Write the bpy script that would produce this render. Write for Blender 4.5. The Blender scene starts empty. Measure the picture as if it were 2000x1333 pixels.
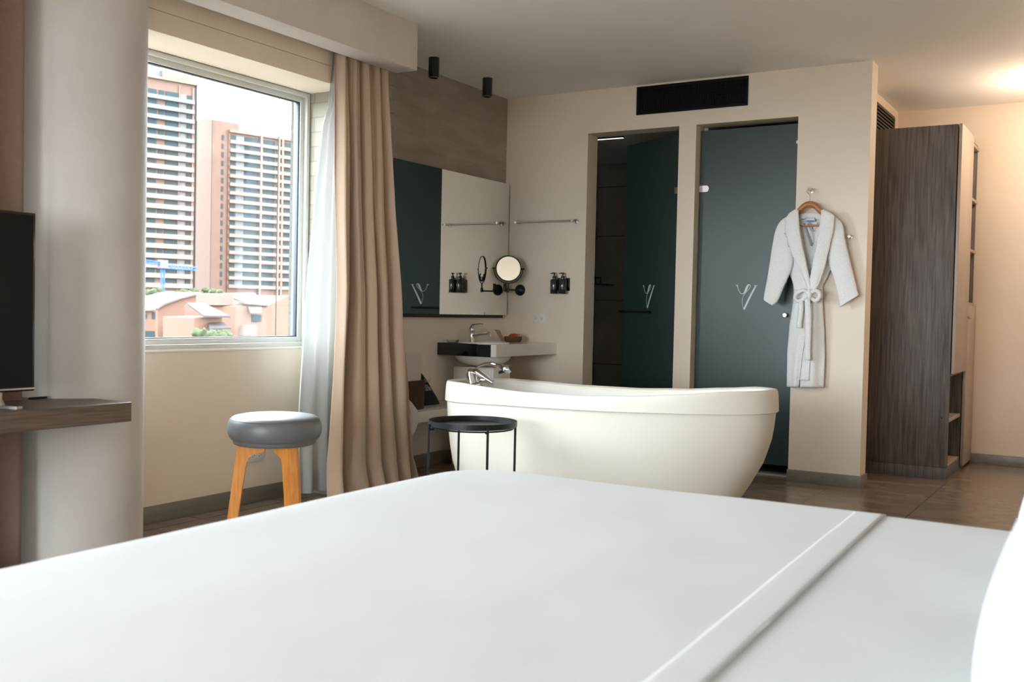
import bpy, bmesh, math, random
from mathutils import Vector, Matrix, noise
random.seed(7)
PI = math.pi
D = bpy.data
C = bpy.context.scene.collection
sc = bpy.context.scene

# ------------------------------------------------------------------ camera
F = 1979.0                       # focal length in pixels of the 2000 x 1333 frame
H0 = 1.10                        # eye height
Yc = Vector((1208, -32.5, F)).normalized()           # world +Y (along the window wall) in camera axes right/down/forward
Xc = -Vector((-3246, -127.5, F)).normalized()
Xc = (Xc - Xc.dot(Yc) * Yc).normalized()
Zc = Xc.cross(Yc)
CAM = Vector((0, 0, H0))
def w_of(c):                     # camera-axes vector -> world vector
    return Vector((Xc.dot(c), Yc.dot(c), Zc.dot(c)))
def at(u, v, ax, val):           # where the sight line of a photo pixel meets the plane axis = val
    d = w_of(Vector((u - 1000, v - 666.5, F)))
    return CAM + d * ((val - CAM[ax]) / d[ax])
cd = D.cameras.new('camera'); cam = D.objects.new('camera', cd); C.objects.link(cam)
r_, u_, f_ = w_of(Vector((1, 0, 0))), w_of(Vector((0, -1, 0))), w_of(Vector((0, 0, 1)))
m3 = Matrix((r_, u_, -f_)).transposed()
cam.matrix_world = Matrix.Translation(CAM) @ m3.to_4x4()
cd.sensor_width = 36; cd.lens = 36 * F / 2000
cd.clip_start = 0.05; cd.clip_end = 3000
cd.dof.use_dof = True; cd.dof.focus_distance = 6.6; cd.dof.aperture_fstop = 4.5
sc.camera = cam

# ------------------------------------------------------------------ light
sc.view_settings.view_transform = 'Standard'; sc.view_settings.look = 'None'
sc.view_settings.exposure = 0.58; sc.view_settings.gamma = 1; sc.view_settings.use_curve_mapping = False
sc.cycles.max_bounces = 10; sc.cycles.diffuse_bounces = 6; sc.cycles.glossy_bounces = 5
sc.cycles.transparent_max_bounces = 12; sc.cycles.sample_clamp_indirect = 8
sc.cycles.use_denoising = True; sc.cycles.caustics_reflective = False; sc.cycles.caustics_refractive = False
SKY = 19.0
wd = D.worlds.new('sky'); sc.world = wd; wd.use_nodes = True
nt = wd.node_tree; bgn = nt.nodes['Background']
tc = nt.nodes.new('ShaderNodeTexCoord'); nz = nt.nodes.new('ShaderNodeTexNoise'); nz.inputs['Scale'].default_value = 3.0
nz.inputs['Detail'].default_value = 5
cr = nt.nodes.new('ShaderNodeValToRGB'); cr.color_ramp.elements[0].color = (0.80, 0.90, 1.0, 1); cr.color_ramp.elements[1].color = (0.93, 0.97, 1.0, 1)
nt.links.new(tc.outputs['Generated'], nz.inputs['Vector']); nt.links.new(nz.outputs['Fac'], cr.inputs['Fac'])
nt.links.new(cr.outputs['Color'], bgn.inputs['Color']); bgn.inputs['Strength'].default_value = SKY

def portal(loc, rot, sx, sy):
    l = D.lights.new('window_portal', 'AREA'); l.shape = 'RECTANGLE'; l.size = sx; l.size_y = sy; l.cycles.is_portal = True
    o = D.objects.new('window_portal', l); C.objects.link(o); o.location = loc; o.rotation_euler = rot

# ------------------------------------------------------------------ helpers
ORG = {}
def shift(o, root_loc):
    pass
class MB:
    def __init__(s): s.bm = bmesh.new()
    def face(s, vs, mi=0):
        try:
            f = s.bm.faces.new(vs); f.material_index = mi; return f
        except ValueError: return None
    def box(s, x0, x1, y0, y1, z0, z1, bev=0, mi=0, seg=2):
        b = bmesh.new()
        v = [b.verts.new((x, y, z)) for x in (x0, x1) for y in (y0, y1) for z in (z0, z1)]
        for q in ((0,1,3,2),(4,6,7,5),(0,4,5,1),(2,3,7,6),(0,2,6,4),(1,5,7,3)): b.faces.new([v[i] for i in q])
        if bev: bmesh.ops.bevel(b, geom=b.edges[:] , offset=bev, segments=seg, profile=.5, affect='EDGES')
        s.add(b, mi); return s
    def add(s, b, mi=0, M=None):
        vm = {}
        for v in b.verts: vm[v] = s.bm.verts.new(M @ v.co if M else v.co)
        for f in b.faces:
            g = s.face([vm[v] for v in f.verts], mi)
        b.free(); return s
    def ring_loft(s, rings, close=True, cap0=True, cap1=True, mi=0):
        R = [[s.bm.verts.new(p) for p in r] for r in rings]
        n = len(R[0])
        for a, b in zip(R, R[1:]):
            for i in range(n if close else n - 1):
                j = (i + 1) % n; s.face((a[i], a[j], b[j], b[i]), mi)
        if close and cap0: s.face(R[0][::-1], mi)
        if close and cap1: s.face(R[-1], mi)
        return s
    def tube(s, pts, rad, seg=12, flat=1.0, up=None, caps=True, mi=0):
        pts = [Vector(p) for p in pts]; n = len(pts)
        if not hasattr(rad, '__len__'): rad = [rad] * n
        rings = []; U = None
        for i, p in enumerate(pts):
            t = (pts[min(i+1, n-1)] - pts[max(i-1, 0)]).normalized()
            if U is None:
                a = Vector(up) if up else (Vector((0,0,1)) if abs(t.z) < .9 else Vector((1,0,0)))
                U = (a - a.dot(t) * t).normalized()
            else: U = (U - U.dot(t) * t).normalized()
            W = t.cross(U)
            rings.append([p + U * math.cos(k*2*PI/seg) * rad[i] * flat + W * math.sin(k*2*PI/seg) * rad[i] for k in range(seg)])
        return s.ring_loft(rings, True, caps, caps, mi)
    def cyl(s, p0, p1, r0, r1=None, seg=20, mi=0):
        return s.tube([p0, p1], [r0, r0 if r1 is None else r1], seg, mi=mi)
    def lathe(s, prof, c, seg=48, axis=(0,0,1), caps=True, mi=0):
        ax = Vector(axis).normalized(); a = Vector((1,0,0)) if abs(ax.x) < .9 else Vector((0,1,0))
        U = (a - a.dot(ax)*ax).normalized(); W = ax.cross(U); c = Vector(c)
        rings = [[c + ax*z + (U*math.cos(k*2*PI/seg) + W*math.sin(k*2*PI/seg))*max(r,1e-4) for k in range(seg)] for r, z in prof]
        return s.ring_loft(rings, True, caps, caps, mi)
    def prism(s, pts, d, mi=0):              # polygon (3D points) extruded by vector d
        a = [s.bm.verts.new(p) for p in pts]; b = [s.bm.verts.new(Vector(p) + Vector(d)) for p in pts]
        n = len(a); s.face(a[::-1], mi); s.face(b, mi)
        for i in range(n): s.face((a[i], a[(i+1)%n], b[(i+1)%n], b[i]), mi)
        return s
    def grid(s, fn, nu, nv, cu=False, mi=0):
        V = [[s.bm.verts.new(fn(i/(nu if cu else nu), j/nv)) for j in range(nv+1)] for i in range(nu if cu else nu+1)]
        m = nu
        for i in range(m):
            a, b = V[i], V[(i+1) % len(V)]
            for j in range(nv): s.face((a[j], b[j], b[j+1], a[j+1]), mi)
        return s
    def ribbon(s, pts, wid, th, normal, mi=0):   # flat stroke along pts in the plane with given normal
        N = Vector(normal).normalized(); pts = [Vector(p) for p in pts]; n = len(pts)
        rings = []
        for i, p in enumerate(pts):
            t = (pts[min(i+1,n-1)] - pts[max(i-1,0)]).normalized(); W = N.cross(t).normalized() * wid[i] * .5
            rings.append([p - W, p + W, p + W + N*th, p - W + N*th])
        return s.ring_loft(rings, True, True, True, mi)
    def build(s, name, mat, parent=None, smooth=35, base=None, solid=0, subd=0, solid_off=0, merge=0):
        if merge: bmesh.ops.remove_doubles(s.bm, verts=s.bm.verts, dist=merge)
        bmesh.ops.recalc_face_normals(s.bm, faces=s.bm.faces)
        if parent is not None: o0 = ORG[parent]
        elif base is not None: o0 = Vector(base)
        else:
            xs = [v.co for v in s.bm.verts]
            o0 = Vector(((min(p.x for p in xs)+max(p.x for p in xs))/2, (min(p.y for p in xs)+max(p.y for p in xs))/2, min(p.z for p in xs)))
        for v in s.bm.verts: v.co -= o0
        me = D.meshes.new(name); s.bm.to_mesh(me); s.bm.free()
        for m in (mat if isinstance(mat, (list, tuple)) else [mat]): me.materials.append(m)
        if smooth:
            me.shade_smooth(); me.set_sharp_from_angle(angle=math.radians(smooth))
        o = D.objects.new(name, me); C.objects.link(o); ORG[o] = o0.copy()
        if parent is not None: o.parent = parent
        else: o.location = o0
        if solid:
            m = o.modifiers.new('thickness', 'SOLIDIFY'); m.thickness = solid; m.offset = solid_off
        if subd:
            m = o.modifiers.new('smooth', 'SUBSURF'); m.levels = subd; m.render_levels = subd
        return o
def thing(name, label, cat, loc, group=None, kind=None):
    o = D.objects.new(name, None); o.empty_display_size = .05; C.objects.link(o); o.location = loc; ORG[o] = Vector(loc)
    return tag(o, label, cat, group, kind)
def tag(o, label=None, cat=None, group=None, kind=None):
    if label: o['label'] = label
    if cat: o['category'] = cat
    if group: o['group'] = group
    if kind: o['kind'] = kind
    return o
def struct(o, label=None, cat=None): return tag(o, label, cat, None, 'structure')
def copy_tree(o, off, parent=None):
    c = o.copy(); C.objects.link(c); ORG[c] = ORG[o] + Vector(off)
    if parent is None: c.location = o.location + Vector(off)
    else: c.parent = parent
    for ch in list(o.children): copy_tree(ch, off, c)
    return c
def interp(tab, x):
    if x <= tab[0][0]: return tab[0][1]
    for (a, b), (c, d) in zip(tab, tab[1:]):
        if x <= c:
            t = (x-a)/(c-a); t = t*t*(3-2*t) * .4 + t*.6
            return b + (d-b)*t
    return tab[-1][1]
def smooth_path(pts, n=8):      # Catmull-Rom through points of any dimension
    P = [tuple(p) for p in pts]; out = []
    for i in range(len(P)-1):
        p0, p1, p2, p3 = P[max(i-1,0)], P[i], P[i+1], P[min(i+2,len(P)-1)]
        for k in range(n):
            t = k/n
            out.append(tuple(.5*((2*b)+(-a+c)*t+(2*a-5*b+4*c-d)*t*t+(-a+3*b-3*c+d)*t**3) for a,b,c,d in zip(p0,p1,p2,p3)))
    out.append(P[-1]); return out

# ------------------------------------------------------------------ materials
def mat(name, col, rough=.6, metal=0, noise_amt=0, nscale=6, stretch=(1,1,1), bump=0, bscale=None, col2=None, spec=.5, coat=0, emit=0, sheen=0, trans=0, detail=4, alpha=None):
    m = D.materials.new(name); m.use_nodes = True; n = m.node_tree; b = n.nodes['Principled BSDF']
    b.inputs['Base Color'].default_value = (*col, 1); b.inputs['Roughness'].default_value = rough; b.inputs['Metallic'].default_value = metal
    b.inputs['Specular IOR Level'].default_value = spec; b.inputs['Coat Weight'].default_value = coat; b.inputs['Coat Roughness'].default_value = .08
    b.inputs['Sheen Weight'].default_value = sheen; b.inputs['Transmission Weight'].default_value = trans
    if emit: b.inputs['Emission Color'].default_value = (*col, 1); b.inputs['Emission Strength'].default_value = emit
    tcn = n.nodes.new('ShaderNodeTexCoord'); mp = n.nodes.new('ShaderNodeMapping'); mp.inputs['Scale'].default_value = stretch
    n.links.new(tcn.outputs['Object'], mp.inputs['Vector'])
    nn = n.nodes.new('ShaderNodeTexNoise'); nn.inputs['Scale'].default_value = nscale; nn.inputs['Detail'].default_value = detail
    n.links.new(mp.outputs['Vector'], nn.inputs['Vector'])
    if noise_amt or col2:
        c2 = col2 or tuple(min(1, c*(1+noise_amt)) for c in col); c1 = col if col2 else tuple(c*(1-noise_amt) for c in col)
        r = n.nodes.new('ShaderNodeValToRGB'); r.color_ramp.elements[0].position = .3; r.color_ramp.elements[1].position = .7
        r.color_ramp.elements[0].color = (*c1, 1); r.color_ramp.elements[1].color = (*c2, 1)
        n.links.new(nn.outputs['Fac'], r.inputs['Fac']); n.links.new(r.outputs['Color'], b.inputs['Base Color'])
    if bump:
        bp = n.nodes.new('ShaderNodeBump'); bp.inputs['Strength'].default_value = bump; bp.inputs['Distance'].default_value = .01
        src = nn
        if bscale:
            src = n.nodes.new('ShaderNodeTexNoise'); src.inputs['Scale'].default_value = bscale; src.inputs['Detail'].default_value = 3
            n.links.new(mp.outputs['Vector'], src.inputs['Vector'])
        n.links.new(src.outputs['Fac'], bp.inputs['Height']); n.links.new(bp.outputs['Normal'], b.inputs['Normal'])
    return m
M = {}
M['wall'] = mat('beige_wall_paint', (.76, .665, .545), .55, noise_amt=.02, nscale=3, bump=.05, bscale=60, spec=.35)
M['wallwarm'] = mat('warm_wall_paint', (.72, .60, .47), .6, noise_amt=.02, nscale=3, bump=.05, bscale=60, spec=.3)
M['ceil'] = mat('ceiling_paint', (.87, .86, .83), .6, noise_amt=.02, nscale=2, spec=.35)
M['leftpaint'] = mat('grey_white_paint', (.80, .755, .69), .5, noise_amt=.02, nscale=3, spec=.4)
M['plaster'] = mat('column_plaster', (.56, .53, .50), .75, noise_amt=.09, nscale=2.2, bump=.25, bscale=14, detail=8)
M['valance'] = mat('valance_plaster', (.60, .555, .51), .75, noise_amt=.03, nscale=8, bump=.2, bscale=90)
M['white'] = mat('white_gloss', (.80, .78, .73), .22, coat=.4)
M['tub'] = mat('cream_acrylic', (.66, .63, .555), .48, spec=.15)
M['tubin'] = mat('white_acrylic', (.68, .67, .635), .42, spec=.2)
M['linen'] = mat('white_linen', (.525, .54, .545), .8, noise_amt=.015, nscale=5, bump=.12, bscale=9, sheen=.15, spec=.2)
M['pillow'] = mat('pillow_cotton', (.47, .49, .50), .8, bump=.1, bscale=9, sheen=.15, spec=.2)
M['terry'] = mat('white_terry', (.86, .86, .84), .95, noise_amt=.05, nscale=120, bump=.6, bscale=260, sheen=.3, spec=.1)
M['towel'] = mat('towel_terry', (.7, .68, .64), .95, bump=.5, bscale=200, spec=.1)
M['sheer'] = None
M['black'] = mat('black_metal', (.008, .009, .010), .42, spec=.3)
M['blackgloss'] = mat('black_gloss', (.010, .010, .012), .12, coat=.4)
M['grille'] = mat('black_grille', (.006, .006, .006), .6, spec=.12)
M['darkin'] = mat('dark_recess', (.010, .009, .008), .9, spec=.1)
M['chrome'] = mat('chrome', (.82, .83, .85), .07, metal=1)
M['steel'] = mat('brushed_steel', (.55, .52, .50), .28, metal=1)
M['mirror'] = mat('mirror_glass', (.86, .87, .83), .012, metal=1)
M['alu'] = mat('window_aluminium', (.60, .61, .57), .45, metal=.1, spec=.5)
M['gasket'] = mat('window_gasket', (.012, .02, .03), .5)
M['orangewood'] = mat('orange_oak', (.62, .22, .04), .38, col2=(.78, .34, .07), nscale=9, stretch=(9, 9, .9), coat=.15)
M['hangerwood'] = mat('hanger_wood', (.34, .13, .04), .35, col2=(.46, .19, .06), nscale=20, stretch=(1, 3, 8))
M['shelfwood'] = mat('dark_oak_shelf', (.085, .055, .038), .42, col2=(.15, .105, .075), nscale=7, stretch=(14, 1, 22), bump=.1)
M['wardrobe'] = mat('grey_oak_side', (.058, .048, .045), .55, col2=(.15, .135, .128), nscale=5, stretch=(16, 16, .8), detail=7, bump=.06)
M['wardrobelit'] = mat('grey_oak_lit', (.32, .25, .20), .4, col2=(.42, .34, .28), nscale=5, stretch=(16, 16, .8), detail=7)  # lighter copy of the oak: lamp light on the fronts is in the colour
M['leather'] = mat('grey_leather', (.125, .131, .136), .42, noise_amt=.05, nscale=30, bump=.06, bscale=180, spec=.6)
M['skirting'] = mat('grey_tile_skirting', (.19, .17, .14), .4, noise_amt=.15, nscale=3, stretch=(6, 1, 9))
M['plastic'] = mat('white_plastic', (.72, .72, .68), .35)
M['slot'] = mat('outlet_slot', (.06, .06, .06), .5)
M['wicker'] = mat('brown_wicker', (.045, .024, .013), .7, col2=(.085, .045, .024), nscale=40, stretch=(1, 1, 4), bump=.6, bscale=120)
M['wickerlight'] = mat('tan_wicker', (.13, .07, .035), .7, noise_amt=.4, nscale=90, bump=.6, bscale=160)
M['red'] = mat('red_wrapper', (.62, .06, .02), .3)
M['kraft'] = mat('kraft_card', (.42, .29, .18), .7)
M['card'] = mat('cream_card', (.62, .60, .56), .6)
M['bag'] = mat('black_cotton', (.010, .011, .015), .9)
M['print'] = mat('white_print', (.45, .47, .5), .6)
M['logo'] = mat('etched_logo', (.55, .62, .62), .5)
M['embroid'] = mat('grey_embroidery', (.35, .35, .36), .8)
M['label'] = mat('blue_label', (.56, .66, .72), .6)
M['labelink'] = mat('label_ink', (.05, .10, .18), .6)
M['screen'] = mat('tv_screen', (.004, .004, .0045), .25, spec=.2)
M['doorglass'] = mat('tinted_frosted_glass', (.022, .042, .040), .34, spec=.5)
M['showertile'] = mat('dark_shower_tile', (.50, .47, .45), .35, noise_amt=.1, nscale=4)
M['brick'] = None

def curtain_fabric():
    m = mat('rose_taupe_curtain', (.43, .315, .228), .62, noise_amt=.05, nscale=60, stretch=(1, 1, 14), bump=.12, bscale=300, sheen=.35, spec=.35)
    return m
M['curtain'] = curtain_fabric()
M['curtaindark'] = mat('brown_curtain', (.21, .13, .10), .8, noise_amt=.05, nscale=60, sheen=.2)
def sheer():
    m = D.materials.new('white_sheer'); m.use_nodes = True; n = m.node_tree; n.nodes.remove(n.nodes['Principled BSDF']); out = n.nodes['Material Output']
    d = n.nodes.new('ShaderNodeBsdfDiffuse'); d.inputs['Color'].default_value = (.62, .64, .64, 1)
    t = n.nodes.new('ShaderNodeBsdfTranslucent'); t.inputs['Color'].default_value = (.34, .35, .355, 1)
    tr = n.nodes.new('ShaderNodeBsdfTransparent')
    a = n.nodes.new('ShaderNodeMixShader'); a.inputs[0].default_value = .35; b = n.nodes.new('ShaderNodeMixShader'); b.inputs[0].default_value = .12
    n.links.new(d.outputs[0], a.inputs[1]); n.links.new(t.outputs[0], a.inputs[2]); n.links.new(a.outputs[0], b.inputs[1]); n.links.new(tr.outputs[0], b.inputs[2])
    n.links.new(b.outputs[0], out.inputs['Surface']); return m
M['sheer'] = sheer()
def pane():
    m = D.materials.new('clear_window_glass'); m.use_nodes = True; n = m.node_tree; n.nodes.remove(n.nodes['Principled BSDF']); out = n.nodes['Material Output']
    g = n.nodes.new('ShaderNodeBsdfGlossy'); g.inputs['Roughness'].default_value = .02; tr = n.nodes.new('ShaderNodeBsdfTransparent'); tr.inputs['Color'].default_value = (.97, .985, .99, 1)
    b = n.nodes.new('ShaderNodeMixShader'); b.inputs[0].default_value = .05
    n.links.new(tr.outputs[0], b.inputs[1]); n.links.new(g.outputs[0], b.inputs[2]); n.links.new(b.outputs[0], out.inputs['Surface']); return m
M['pane'] = pane()
def glassdish():
    m = mat('clear_dish_glass', (.9, .9, .9), .05, trans=1); return m
M['dish'] = glassdish()
def floor_mat(name, c1, c2, grout, size, off, rough, streak=(1.5, 4.5, 1)):
    m = D.materials.new(name); m.use_nodes = True; n = m.node_tree; b = n.nodes['Principled BSDF']
    g = n.nodes.new('ShaderNodeNewGeometry'); mp = n.nodes.new('ShaderNodeMapping'); mp.inputs['Location'].default_value = off
    br = n.nodes.new('ShaderNodeTexBrick'); br.offset = 0; br.inputs['Scale'].default_value = 1; br.inputs['Brick Width'].default_value = size; br.inputs['Row Height'].default_value = size
    br.inputs['Mortar Size'].default_value = .0045; br.inputs['Mortar Smooth'].default_value = .4; br.inputs['Bias'].default_value = 0
    nn = n.nodes.new('ShaderNodeTexNoise'); nn.inputs['Scale'].default_value = 1.6; nn.inputs['Detail'].default_value = 8; nn.inputs['Distortion'].default_value = .5
    mp2 = n.nodes.new('ShaderNodeMapping'); mp2.inputs['Scale'].default_value = streak
    r = n.nodes.new('ShaderNodeValToRGB'); r.color_ramp.elements[0].color = (*c1, 1); r.color_ramp.elements[1].color = (*c2, 1); r.color_ramp.elements[0].position = .3; r.color_ramp.elements[1].position = .72
    mx = n.nodes.new('ShaderNodeMix'); mx.data_type = 'RGBA'
    n.links.new(g.outputs['Position'], mp.inputs['Vector']); n.links.new(g.outputs['Position'], mp2.inputs['Vector']); n.links.new(mp.outputs['Vector'], br.inputs['Vector'])
    n.links.new(mp2.outputs['Vector'], nn.inputs['Vector']); n.links.new(nn.outputs['Fac'], r.inputs['Fac'])
    n.links.new(br.outputs['Fac'], mx.inputs[0]); n.links.new(r.outputs['Color'], mx.inputs[6]); mx.inputs[7].default_value = (*grout, 1)
    n.links.new(mx.outputs[2], b.inputs['Base Color']); b.inputs['Roughness'].default_value = rough; b.inputs['Specular IOR Level'].default_value = .55
    return m
M['floor'] = floor_mat('brown_floor_tile', (.19, .148, .115), (.27, .215, .17), (.09, .07, .055), .6, (.43, .0, 0), .22)
def concrete():
    m = D.materials.new('board_formed_concrete'); m.use_nodes = True; n = m.node_tree; b = n.nodes['Principled BSDF']; b.inputs['Roughness'].default_value = .8
    g = n.nodes.new('ShaderNodeNewGeometry')
    mp = n.nodes.new('ShaderNodeMapping'); mp.inputs['Scale'].default_value = (1.2, 1.2, 5.5)
    a = n.nodes.new('ShaderNodeTexNoise'); a.inputs['Scale'].default_value = 2.2; a.inputs['Detail'].default_value = 10; a.inputs['Roughness'].default_value = .65
    c = n.nodes.new('ShaderNodeTexNoise'); c.inputs['Scale'].default_value = 2.4; c.inputs['Detail'].default_value = 6
    sx = n.nodes.new('ShaderNodeSeparateXYZ'); cb = n.nodes.new('ShaderNodeMath'); cb.operation = 'FRACT'; sc_ = n.nodes.new('ShaderNodeMath'); sc_.operation = 'MULTIPLY'; sc_.inputs[1].default_value = 10.5
    gt = n.nodes.new('ShaderNodeMath'); gt.operation = 'LESS_THAN'; gt.inputs[1].default_value = .06
    n.links.new(g.outputs['Position'], mp.inputs['Vector']); n.links.new(mp.outputs['Vector'], a.inputs['Vector']); n.links.new(g.outputs['Position'], c.inputs['Vector'])
    n.links.new(g.outputs['Position'], sx.inputs[0]); n.links.new(sx.outputs['Z'], sc_.inputs[0]); n.links.new(sc_.outputs[0], cb.inputs[0]); n.links.new(cb.outputs[0], gt.inputs[0])
    r = n.nodes.new('ShaderNodeValToRGB'); r.color_ramp.elements[0].color = (.24, .20, .16, 1); r.color_ramp.elements[1].color = (.44, .38, .31, 1); r.color_ramp.elements[0].position = .3; r.color_ramp.elements[1].position = .75
    ad = n.nodes.new('ShaderNodeMix'); ad.data_type = 'FLOAT'; ad.inputs[0].default_value = .45
    n.links.new(a.outputs['Fac'], ad.inputs[2]); n.links.new(c.outputs['Fac'], ad.inputs[3]); n.links.new(ad.outputs[0], r.inputs['Fac'])
    mx = n.nodes.new('ShaderNodeMix'); mx.data_type = 'RGBA'; mul = n.nodes.new('ShaderNodeMath'); mul.operation = 'MULTIPLY'; mul.inputs[1].default_value = .10
    n.links.new(gt.outputs[0], mul.inputs[0]); n.links.new(mul.outputs[0], mx.inputs[0]); n.links.new(r.outputs['Color'], mx.inputs[6]); mx.inputs[7].default_value = (.06, .048, .036, 1)
    n.links.new(mx.outputs[2], b.inputs['Base Color'])
    bp = n.nodes.new('ShaderNodeBump'); bp.inputs['Strength'].default_value = .35; bp.inputs['Distance'].default_value = .01
    n.links.new(a.outputs['Fac'], bp.inputs['Height']); n.links.new(bp.outputs['Normal'], b.inputs['Normal'])
    return m
M['concrete'] = concrete()
def stonebrick(name, c1, c2, mort, w, h):
    m = D.materials.new(name); m.use_nodes = True; n = m.node_tree; b = n.nodes['Principled BSDF']; b.inputs['Roughness'].default_value = .8
    g = n.nodes.new('ShaderNodeTexCoord'); sp = n.nodes.new('ShaderNodeSeparateXYZ'); cb = n.nodes.new('ShaderNodeCombineXYZ'); ad = n.nodes.new('ShaderNodeMath')
    n.links.new(g.outputs['Object'], sp.inputs[0]); n.links.new(sp.outputs['X'], ad.inputs[0]); n.links.new(sp.outputs['Y'], ad.inputs[1])
    n.links.new(ad.outputs[0], cb.inputs['X']); n.links.new(sp.outputs['Z'], cb.inputs['Y'])
    br = n.nodes.new('ShaderNodeTexBrick'); br.inputs['Scale'].default_value = 1; br.inputs['Brick Width'].default_value = w; br.inputs['Row Height'].default_value = h
    br.inputs['Mortar Size'].default_value = .004; br.inputs['Color1'].default_value = (*c1, 1); br.inputs['Color2'].default_value = (*c2, 1); br.inputs['Mortar'].default_value = (*mort, 1)
    n.links.new(cb.outputs[0], br.inputs['Vector']); n.links.new(br.outputs['Color'], b.inputs['Base Color'])
    bp = n.nodes.new('ShaderNodeBump'); bp.inputs['Strength'].default_value = .5; bp.inputs['Distance'].default_value = .01; bp.invert = True
    n.links.new(br.outputs['Fac'], bp.inputs['Height']); n.links.new(bp.outputs['Normal'], b.inputs['Normal']); return m
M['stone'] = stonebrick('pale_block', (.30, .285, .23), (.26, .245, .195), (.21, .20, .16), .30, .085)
# exterior
M['pink'] = mat('pink_brick', (.078, .049, .038), .9, spec=.08, noise_amt=.06, nscale=.3)
M['pinklight'] = mat('pale_pink_render', (.088, .063, .052), .9, spec=.08)
M['balcony'] = mat('balcony_edge', (.098, .073, .063), .9, spec=.08)
M['extglass'] = mat('far_window_glass', (.012, .021, .023), .6, spec=.08)
M['extwhite'] = mat('far_white', (.068, .075, .077), .9, spec=.08)
M['terracotta'] = mat('terracotta_wall', (.090, .053, .039), .9, spec=.08, noise_amt=.05, nscale=.5)
M['roofgrey'] = mat('grey_pink_roof', (.036, .031, .032), .9, spec=.08, noise_amt=.1, nscale=2)
M['roofpink'] = mat('pale_roof', (.075, .055, .048), .9, spec=.08, noise_amt=.08, nscale=1)
M['leafgreen'] = mat('hazy_green', (.030, .038, .021), .95, spec=.08, noise_amt=.3, nscale=1)
M['crane'] = mat('crane_blue', (.02, .06, .17), .6, spec=.08)
M['groundout'] = mat('outside_ground', (.08, .07, .06), .95, spec=.08, noise_amt=.2, nscale=.05)

# ------------------------------------------------------------------ main dimensions
XL = -4.20       # left wall (concrete / under-window face at -4.15)
XW = -4.15
YB = 6.768       # back wall
XE = -1.465      # end of back wall
ZC = 2.756       # ceiling
YE = 8.54        # far wall of the corridor
XR = .75         # wall behind the bed head
YN = -4.2        # wall behind the camera

# ------------------------------------------------------------------ room shell
struct(MB().box(-4.6, XR+.15, YN-.15, YE+.15, -.12, 0).build('floor', M['floor'], smooth=0))
struct(MB().box(-4.6, XR+.15, YN-.15, YE+.15, ZC, ZC+.12).build('ceiling', M['ceil'], smooth=0))
WZ0, WZ1 = .869, 2.351
WY1 = 4.483; WY0 = 2.86                      # window beside the column
W2Y0, W2Y1, W2Z0, W2Z1 = -3.4, .75, .30, 2.351
b = MB()
b.box(-4.31, XW, WY0-.1, 4.50, 0, WZ0 - .012)
b.box(-4.31, XW, W2Y1, WY0, 0, ZC)
b.box(-4.31, XW, W2Y0, W2Y1, 0, W2Z0)
b.box(-4.31, XW, YN, W2Y0, 0, ZC)
b.box(-4.31, XW, YN, 4.50, WZ1, ZC)
struct(b.build('wall_left', M['wall'], smooth=0))
struct(MB().box(-4.40, XL, 4.94, YB+.1, 0, 1.066).build('wall_left_lower', M['leftpaint'], smooth=0))
struct(MB().box(-4.40, XL-.012, 4.94, YB+.1, 1.066, ZC).build('wall_left_concrete', M['concrete'], smooth=0), 'dark board-marked concrete wall above the large mirror', 'wall')
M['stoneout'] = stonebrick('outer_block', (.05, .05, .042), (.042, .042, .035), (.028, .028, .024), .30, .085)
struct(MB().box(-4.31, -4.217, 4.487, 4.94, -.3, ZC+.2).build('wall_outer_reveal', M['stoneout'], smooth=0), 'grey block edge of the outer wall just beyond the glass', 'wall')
# beam over the windows with a shadow joint, block pier at the end
b = MB().box(XW-.02, -3.865, YN, 4.481, WZ1, 2.447).box(XW-.02, -3.872, YN, 4.481, 2.446, 2.452).box(XW-.02, -3.865, YN, 4.481, 2.451, ZC)
struct(b.build('wall_left_beam', M['wall'], smooth=0), 'beige beam with a thin joint above the window', 'beam')
struct(MB().box(-4.215, -3.90, 4.487, 4.95, 0, ZC).build('wall_left_pier', M['stone'], smooth=0), 'pale block pier beside the window behind the sheer curtain', 'pier')
struct(MB().lathe([(.27, 0), (.27, ZC)], (-3.925, 2.80, 0), 96).build('column', M['plaster'], smooth=30), 'round grey plastered column between the two windows', 'column')
struct(MB().box(-3.751, -3.594, YN, 4.773, 2.489, ZC, .006).build('trim_1', M['valance'], smooth=30), 'long plastered valance box hiding the curtain tops', 'valance')
# back wall with the two door openings and the grille hole
D1 = (-3.50, -2.776); D2 = (-2.648, -1.932); DH = 2.437; YT = YB + .16
b = MB()
b.box(XW-.25, D1[0], YB, YT, 0, ZC); b.box(D1[1], D2[0], YB, YT, 0, DH); b.box(D2[1], XE, YB, YT, 0, ZC)
b.box(D1[0], D2[1], YB, YT, DH, ZC)
struct(b.build('wall_back', M['wall'], smooth=0))
struct(MB().box(-1.85, -1.64, YT-.02, YE+.1, 0, ZC).build('wall_corridor', M['wallwarm'], smooth=0))
struct(MB().box(-1.85, XR+.15, YE, YE+.15, 0, ZC).build('wall_end', M['wallwarm'], smooth=0))
struct(MB().box(XR, XR+.15, YN, YE+.1, 0, ZC).build('wall_right', M['wallwarm'], smooth=0))
W3 = (-3.7, -.5, .55, 2.35)                    # added window behind the viewer, unseen, sized to light the room
b = MB().box(-4.4, W3[0], YN-.15, YN, 0, ZC).box(W3[1], XR+.1, YN-.15, YN, 0, ZC).box(W3[0], W3[1], YN-.15, YN, 0, W3[2]).box(W3[0], W3[1], YN-.15, YN, W3[3], ZC)
struct(b.build('wall_rear', M['wall'], smooth=0))
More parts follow.
